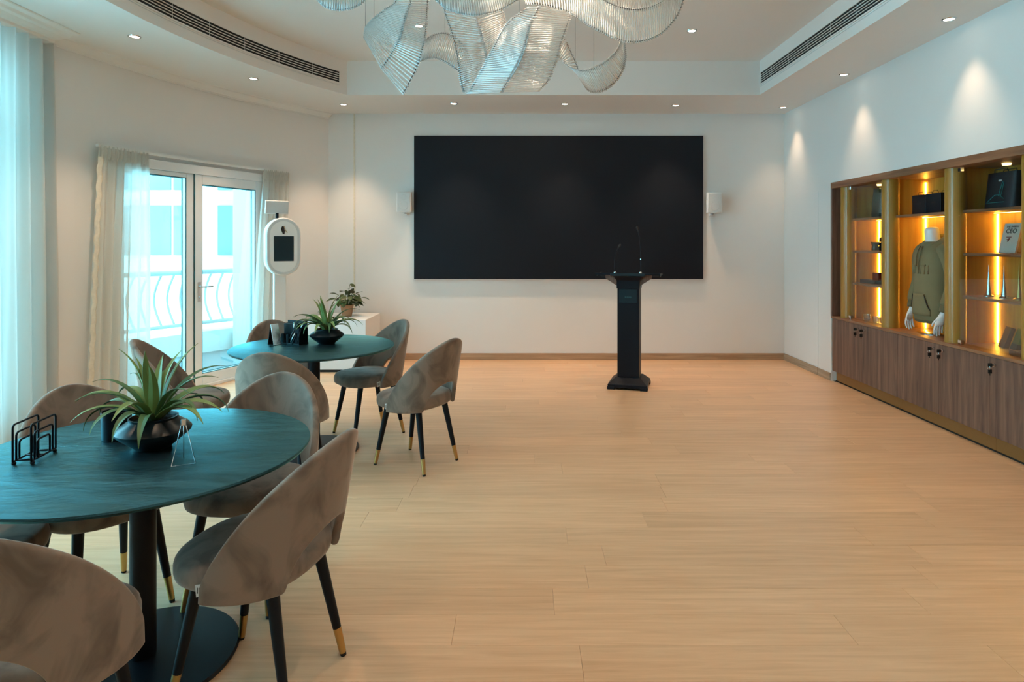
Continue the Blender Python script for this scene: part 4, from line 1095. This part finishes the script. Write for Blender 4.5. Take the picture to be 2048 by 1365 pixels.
# ------------------------------------------------------------------ white pedestal cabinet and potted pothos
pc = thing('pedestal_cabinet', 'low white box cabinet in the back corner under a potted plant', 'cabinet', (-2.20, 7.62, 0))
MB().box(-.35, .35, -.36, .36, .03, .61).build('body', 'white_plastic', pc, bevel=0.004)
MB().box(-.34, .34, -.35, .35, 0, .03).build('plinth', 'rubber', pc)
ptp = thing('potted_pothos', 'small leafy pothos in a tan pot on the white cabinet', 'potted plant', (-2.17, 7.62, 0.61))
MB().lathe([(0.0, 0.0), (.056, 0.0), (.064, .04), (.078, .125), (.082, .14), (.074, .14), (.068, .12), (0, .12)], 28).build('pot', 'terracotta', ptp, smooth='angle')
MB().lathe([(0.0, .125), (.072, .121)], 20).build('soil', 'soil', ptp)
def heart_leaf(L):
    rows = []
    for j in range(7):
        t_ = j / 6; wd = L * 0.42 * (math.sin(PI * min(1, t_ * 0.93 + 0.10)) ** 0.7) * (1 if t_ < 1 else 0)
        z = -0.25 * L * t_ * t_
        rows.append([(-wd, L * t_, z + 0.12 * wd), (-wd * .5, L * t_, z + .02 * wd), (0, L * t_, z - .03 * L), (wd * .5, L * t_, z + .02 * wd), (wd, L * t_, z + 0.12 * wd)])
    return MB().grid(rows).mesh('leaf', 'pothos', smooth=True)
hl = [heart_leaf(s) for s in (0.075, 0.09, 0.105)]
random.seed(12)
for k in range(46):
    a = random.random() * 2 * PI
    rr = random.uniform(0.03, 0.16); z = .14 + random.uniform(0.0, .24) * (1 - rr / .26)
    if k in (0, 1): a, rr, z = -0.4 + 0.3 * k, .17 + .02 * k, .28 - .05 * k
    if k in (2, 3): rr, z = .035, .34 + .05 * (k - 2)
    p = Vector((rr * math.cos(a), rr * math.sin(a), z))
    st = MB().tube(catmull([(0.2 * p.x, 0.2 * p.y, .125), (0.6 * p.x, .6 * p.y, .125 + (z - .125) * .7), p], 6), 0.003, 4).build('stem', 'pothos', ptp, smooth=True)
    o = bpy.data.objects.new('leaf', hl[k % 3]); COL.objects.link(o); o.parent = ptp
    o.location = p; o.rotation_euler = (random.uniform(-0.9, 0.5), random.uniform(-.6, .6), a - PI / 2 + random.uniform(-.6, .6))

# ------------------------------------------------------------------ tables
def make_table(loc, label):
    t = thing('dining_table', label, 'table', loc, 0, 'round black dining tables')
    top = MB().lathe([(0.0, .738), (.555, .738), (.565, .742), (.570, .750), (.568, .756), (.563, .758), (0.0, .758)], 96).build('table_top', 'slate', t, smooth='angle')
    MB().lathe([(0.0, .728), (.16, .728), (.16, .7375), (0, .7375)], 32).build('top_flange', 'black', t)
    MB().lathe([(.0425, .018), (.0425, .728)], 32).build('column', 'black', t, smooth='angle')
    MB().lathe([(0.0, 0.0), (.315, 0.0), (.318, .006), (.312, .014), (.06, .02), (0.0, .02)], 64).build('base', 'black', t, smooth='angle')
    return t
T1, T2 = (-1.375, 2.25), (-1.53, 4.53)
make_table((*T1, 0), 'nearer round black slate table with wire napkin holder')
make_table((*T2, 0), 'farther round black slate table with cutlery caddy, near the balcony door')

# ------------------------------------------------------------------ chairs
chair0 = thing('dining_chair', '', 'chair', (0, 0, 0), 0, 'taupe velvet dining chairs')
# seat: rounded cushion
def sup(rx, ry0, ry1, z, n=48, p=2.6):
    out = []
    for i in range(n):
        a = 2 * PI * i / n; c, s = math.cos(a), math.sin(a)
        ry = ry1 if s > 0 else ry0
        out.append((rx * math.copysign(abs(c) ** (2 / p), c), ry * math.copysign(abs(s) ** (2 / p), s), z))
    return out
sr = [(0.80, .408), (0.93, .409), (0.985, .418), (1.0, .434), (1.0, .452), (0.985, .468), (0.95, .480), (0.88, .488), (0.72, .494), (0.5, .497), (0.25, .498)]
st = MB().loft([sup(.238 * k, .206 * k, .255 * k, z) for k, z in sr]).build('seat', 'velvet', chair0, smooth=True)
# back shell with rounded top, wrapping to mid seat, arched opening at the lower back
TM, TC = math.radians(99), math.radians(37)
cols = []
for i in range(15): cols.append(-TM + (TM - TC) * (1 - math.cos(PI / 2 * i / 14) if False else (i / 14) ** 0.85))
cols = sorted(set(round(c, 5) for c in cols if c < -TC * 1.02))
mid = [TC * math.sin(-PI / 2 + PI * k / 20) for k in range(21)]
cols = cols + mid + [-c for c in reversed(cols)]
rows = []
NZ = 13
for th in cols:
    s = abs(th) / TM
    zh = .425 + .440 * max(0.0, 1 - s ** 1.85) ** 0.88 + .012
    zl = .402
    if abs(th) < TC: zl += .178 * math.sqrt(max(0, 1 - (th / TC) ** 2)) ** 0.9
    col_ = []
    for j in range(NZ + 1):
        z = zl + (zh - zl) * j / NZ
        cs = math.cos(th)
        lean = 0.19 * (z - .40) * (0.35 + 0.65 * max(0, cs))
        px_ = .258 * math.sin(th)
        py_ = -.232 * cs - lean
        col_.append((px_, py_, z))
    rows.append(col_)
bk_ = MB().grid(rows).build('backrest', 'velvet', chair0, smooth=True)
so = bk_.modifiers.new('pad', 'SOLIDIFY'); so.thickness = 0.030; so.offset = 0.0; so.use_even_offset = True
sb = bk_.modifiers.new('round', 'SUBSURF'); sb.levels = 1; sb.render_levels = 2
LT = .41
leg_pts = [((-.135, .135), (-.178, .212)), ((.135, .135), (.178, .212)), ((-.135, -.13), (-.175, -.212)), ((.135, -.13), (.175, -.212))]
for (a, b) in leg_pts:
    A, B = Vector((*a, LT)), Vector((*b, 0.0))
    cut = A.lerp(B, 1 - .105 / LT); foot = A.lerp(B, 1 - .012 / LT)
    lg = MB().tube([A, cut], [.0215, .0150], 14).build('leg', 'black', chair0, smooth='angle')
    MB().tube([cut, foot], [.0150, .0122], 14).build('brass_tip', 'brass', lg, smooth='angle')
    MB().tube([foot, B], [.0112, .0105], 12).build('foot_cap', 'rubber', lg, smooth='angle')
tg = MB().prism([(.03, .455), (.058, .448), (.054, .412), (.028, .419)], 'X', -.2475, -.2460).build('care_tag', 'tag', chair0)
tk = MB()
for k in range(3): tk.box(-.2481, -.2475, .036 + k * .006, .039 + k * .006, .424, .442)
tk.build('tag_print', 'ink', tg)

CH = [  # x, y, facing vector, label
 (-.742, 4.277, (-.85, .50), 'taupe velvet chair standing free at the right of the farther table, back towards us'),
 (-1.235, 4.945, (-.76, -.65), 'taupe velvet chair behind the right edge of the farther table, seat facing us'),
 (-1.89, 4.88, (.62, -.78), 'taupe velvet chair behind the farther table and its menu stand'),
 (-1.50, 3.90, (-.02, 1.0), 'taupe velvet chair in front of the farther table, only its back showing'),
 (-2.26, 4.19, (.94, .34), 'taupe velvet chair left of the farther table beside the door curtain'),
 (-.905, 2.15, (-.977, .212), 'taupe velvet chair at the right of the nearer table, nearest whole chair'),
 (-1.19, 2.72, (-.06, -1.0), 'taupe velvet chair between the two tables, tucked under the nearer table'),
 (-1.75, 2.585, (.83, -.56), 'taupe velvet chair behind the wire napkin holder and black cup'),
 (-1.305, 1.645, (-.17, .985), 'taupe velvet chair cut off at the lower left corner'),
 (-1.945, 2.12, (.98, .18), 'taupe velvet chair at the left picture edge, only its seat showing'),
]
for k, (x, y, f, lb) in enumerate(CH):
    rz = math.atan2(f[1], f[0]) - PI / 2
    if k == 0:
        chair0.location = (x, y, 0); chair0.rotation_euler = (0, 0, rz); chair0['label'] = lb
    else: copy_thing(chair0, (x, y, 0), rz, lb)

# ------------------------------------------------------------------ table plants
def blade(L, w, droop, name, mat):
    """strap leaf along +Y rising first then arching over; V section with thickness"""
    n = 12; top = []; bot = []
    ang = math.radians(62)
    y = z = 0.0
    for j in range(n + 1):
        t_ = j / n
        wd = w * (0.55 + 0.9 * t_) if t_ < 0.35 else w * 0.865 * (1 - ((t_ - 0.35) / 0.65) ** 1.7)
        wd = max(wd, 0.0008)
        c, s = math.cos(ang), math.sin(ang)
        up = Vector((0, -s, c))
        p = Vector((0, y, z))
        top.append([tuple(p + Vector((-wd, 0, 0)) + up * wd * .35), tuple(p), tuple(p + Vector((wd, 0, 0)) + up * wd * .35)])
        th = 0.0022 * (1 - .7 * t_)
        bot.append([tuple(p + Vector((-wd * .98, 0, 0)) + up * (wd * .35 - th)), tuple(p - up * th * 1.6), tuple(p + Vector((wd * .98, 0, 0)) + up * (wd * .35 - th))])
        y += L / n * c; z += L / n * s
        ang -= droop / n * (0.4 + 1.2 * t_)
    mb = MB()
    rings = [[a[0], a[1], a[2], b[2], b[1], b[0]] for a, b in zip(top, bot)]
    return mb.loft(rings).mesh(name, mat, smooth='angle')
def table_plant(loc, label, scale, rz, seed):
    t = thing('agave_planter', label, 'potted plant', loc, rz, 'agave bowls on the tables')
    t.scale = (scale,) * 3
    bo = MB().lathe([(0.0, .0), (.058, .0), (.062, .006), (.104, .040), (.123, .058), (.125, .066), (.116, .078), (.090, .096), (.080, .104), (.081, .112), (.076, .112), (.073, .100), (0.0, .096)], 48).build('bowl', 'blackgloss', t, smooth='angle')
    MB().lathe([(0.0, .104), (.05, .102), (.074, .098)], 24).build('soil', 'soil', bo)
    rnd = random.Random(seed)
    kinds = [blade(.29, .021, .9, 'leaf', 'leaf'), blade(.28, .023, 1.9, 'leaf', 'leaf'), blade(.27, .020, 2.5, 'leaf', 'leaf_dark'), blade(.25, .025, .5, 'leaf', 'leaf'), blade(.30, .015, 1.7, 'leaf', 'leaf_dark')]
    spec = [(0, .05), (3, .2), (0, .25), (3, -.1)] + [(1, .1)] * 8 + [(2, .05)] * 9 + [(4, .1)] * 7 + [(0, .5)] * 3
    for i, (kd, extra) in enumerate(spec):
        o = bpy.data.objects.new('leaf', kinds[kd]); COL.objects.link(o); o.parent = t
        a = i * 2.39996 + rnd.uniform(-.2, .2)
        r = .012 + .012 * rnd.random()
        o.location = (r * math.cos(a), r * math.sin(a), .10)
        o.rotation_euler = ((.42 if kd in (0, 3) else (.0 if kd == 4 else -.28)) + rnd.uniform(-.12, .12), rnd.uniform(-.15, .15), a - PI / 2)
        o.scale = (1, rnd.uniform(.88, 1.08), rnd.uniform(.88, 1.08))
    return t
TZ = .758
table_plant((-1.352, 2.275, TZ), 'spiky green agave in a squat black bowl on the nearer table', 1.0, 0.6, 2)
table_plant((-1.468, 4.63, TZ), 'spiky green agave in a squat black bowl on the farther table', 0.98, 2.1, 7)

# ------------------------------------------------------------------ table accessories
def loop_wire(mb, x, y0, y1, z0, z1, r, cr=.012):
    pts = []
    for (yy, zz, a_) in ((y0, z1, PI), (y1, z1, PI / 2)):
        for k in range(5):
            a = a_ - PI / 2 * k / 4
            cy_ = yy + (cr if yy == y0 else -cr); cz_ = zz - cr
            pts.append((x, cy_ + cr * math.cos(a), cz_ + cr * math.sin(a)))
    mb.tube([(x, y0, z0)] + pts + [(x, y1, z0)], r, 8)
nh = thing('napkin_holder', 'empty black wire napkin holder on the nearer table', 'napkin holder', (-1.69, 2.155, TZ), math.radians(8))
for s in (-1, 1):
    wp = MB()
    for k, (dy, hz_) in enumerate(((.068, .135), (.050, .105), (.034, .075))): loop_wire(wp, s * .028, -dy, dy, .012, hz_, .0034)
    wp.tube([(s * .028, -.068, .012), (s * .028, .068, .012)], .0034, 8)
    wp.build('wire_side', 'black', nh, smooth=True)
bt = MB().tube([(-.028, -.05, .012), (.028, -.05, .012)], .0034, 8).tube([(-.028, .05, .012), (.028, .05, .012)], .0034, 8).tube([(-.028, 0, .012), (.028, 0, .012)], .0034, 8)
bt.build('base_wire', 'black', nh, smooth=True)
for s in (-1, 1):
    for u in (-1, 1): MB().lathe([(0, 0), (.006, .001), (.0075, .006), (.004, .012), (0, .0125)], 12, (s * .028, u * .062, 0)).build('foot', 'black', nh, smooth=True)
cu = MB().lathe([(0, 0), (.044, 0), (.048, .004), (.051, .106), (.047, .106), (.044, .008), (0, .008)], 36).build('black_cup', 'black', None, smooth='angle')
cu.location = (-1.553, 2.375, TZ); tag(cu, 'plain black cylindrical cup beside the agave bowl', 'cup')
cs = thing('card_stand', 'thin triangular wire card stand in front of the agave bowl', 'card stand', (-1.150, 2.105, TZ), math.radians(28))
wp = MB().tube([(-.036, -.02, .002), (-.004, 0, .142), (.004, 0, .142), (.036, -.02, .002)], .0016, 6, closed=True); wp.build('wire_front', 'chrome', cs, smooth=True)
MB().tube([(0, 0, .142), (0, .05, .002)], .0016, 6).build('rear_leg', 'chrome', cs, smooth=True)
MB().box(-.008, .008, -.006, .006, .128, .150).build('clip', 'chrome', cs, bevel=0.002)

cd_ = thing('cutlery_caddy', 'black caddy with wrapped cutlery on the farther table', 'caddy', (-1.71, 4.62, TZ), math.radians(-22))
MB().box(-.09, .09, .035, .045, 0, .168).build('back_panel', 'blackgloss', cd_, bevel=0.003)
MB().box(-.095, .095, -.05, .05, 0, .010).build('tray', 'blackgloss', cd_, bevel=0.002)
MB().box(-.09, .05, -.005, .035, .010, .150).build('napkin_box', 'blackgloss', cd_, bevel=0.006)
for k in range(3):
    MB().lathe([(0, .010), (.020, .010), (.022, .075), (.019, .075), (.017, .016), (0, .016)], 18, (-.066 + k * .045, -.028, 0)).build('sauce_cup', 'blackgloss', cd_, smooth='angle')
MB().box(.052, .095, -.05, .045, .010, .12).build('side_bin', 'black', cd_, bevel=0.004)
random.seed(21)
for k in range(8):
    x0 = .035 + .009 * k
    e = (x0 + random.uniform(-.04, .03), -.075 - random.uniform(0, .03), random.uniform(.004, .06)) if k % 2 else (x0 + random.uniform(-.02, .03), random.uniform(-.06, .0), .155 + random.uniform(-.02, .02))
    MB().tube([(x0, -.035, .115), tuple(Vector((x0, -.035, .115)).lerp(Vector(e), .5)), e], [.0045, .006, .0035], 6).build('cutlery_sachet', 'chrome' if k % 3 == 0 else 'blackgloss', cd_, smooth=True)
ms = thing('menu_stand', 'small metallic A-shaped menu stand on the farther table', 'menu stand', (-1.835, 4.58, TZ), math.radians(-40))
MB().prism([(-.045, 0), (-.038, 0), (-.004, .150), (-.010, .150)], 'Y', -.030, .030).build('front_plate', 'steel', ms, bevel=0.001)
MB().prism([(.045, 0), (.038, 0), (-.008, .150), (-.002, .150)], 'Y', -.030, .030).build('rear_plate', 'chrome', ms, bevel=0.001)
MB().box(-.046, .046, -.030, .030, 0, .004).build('base_plate', 'steel', ms)
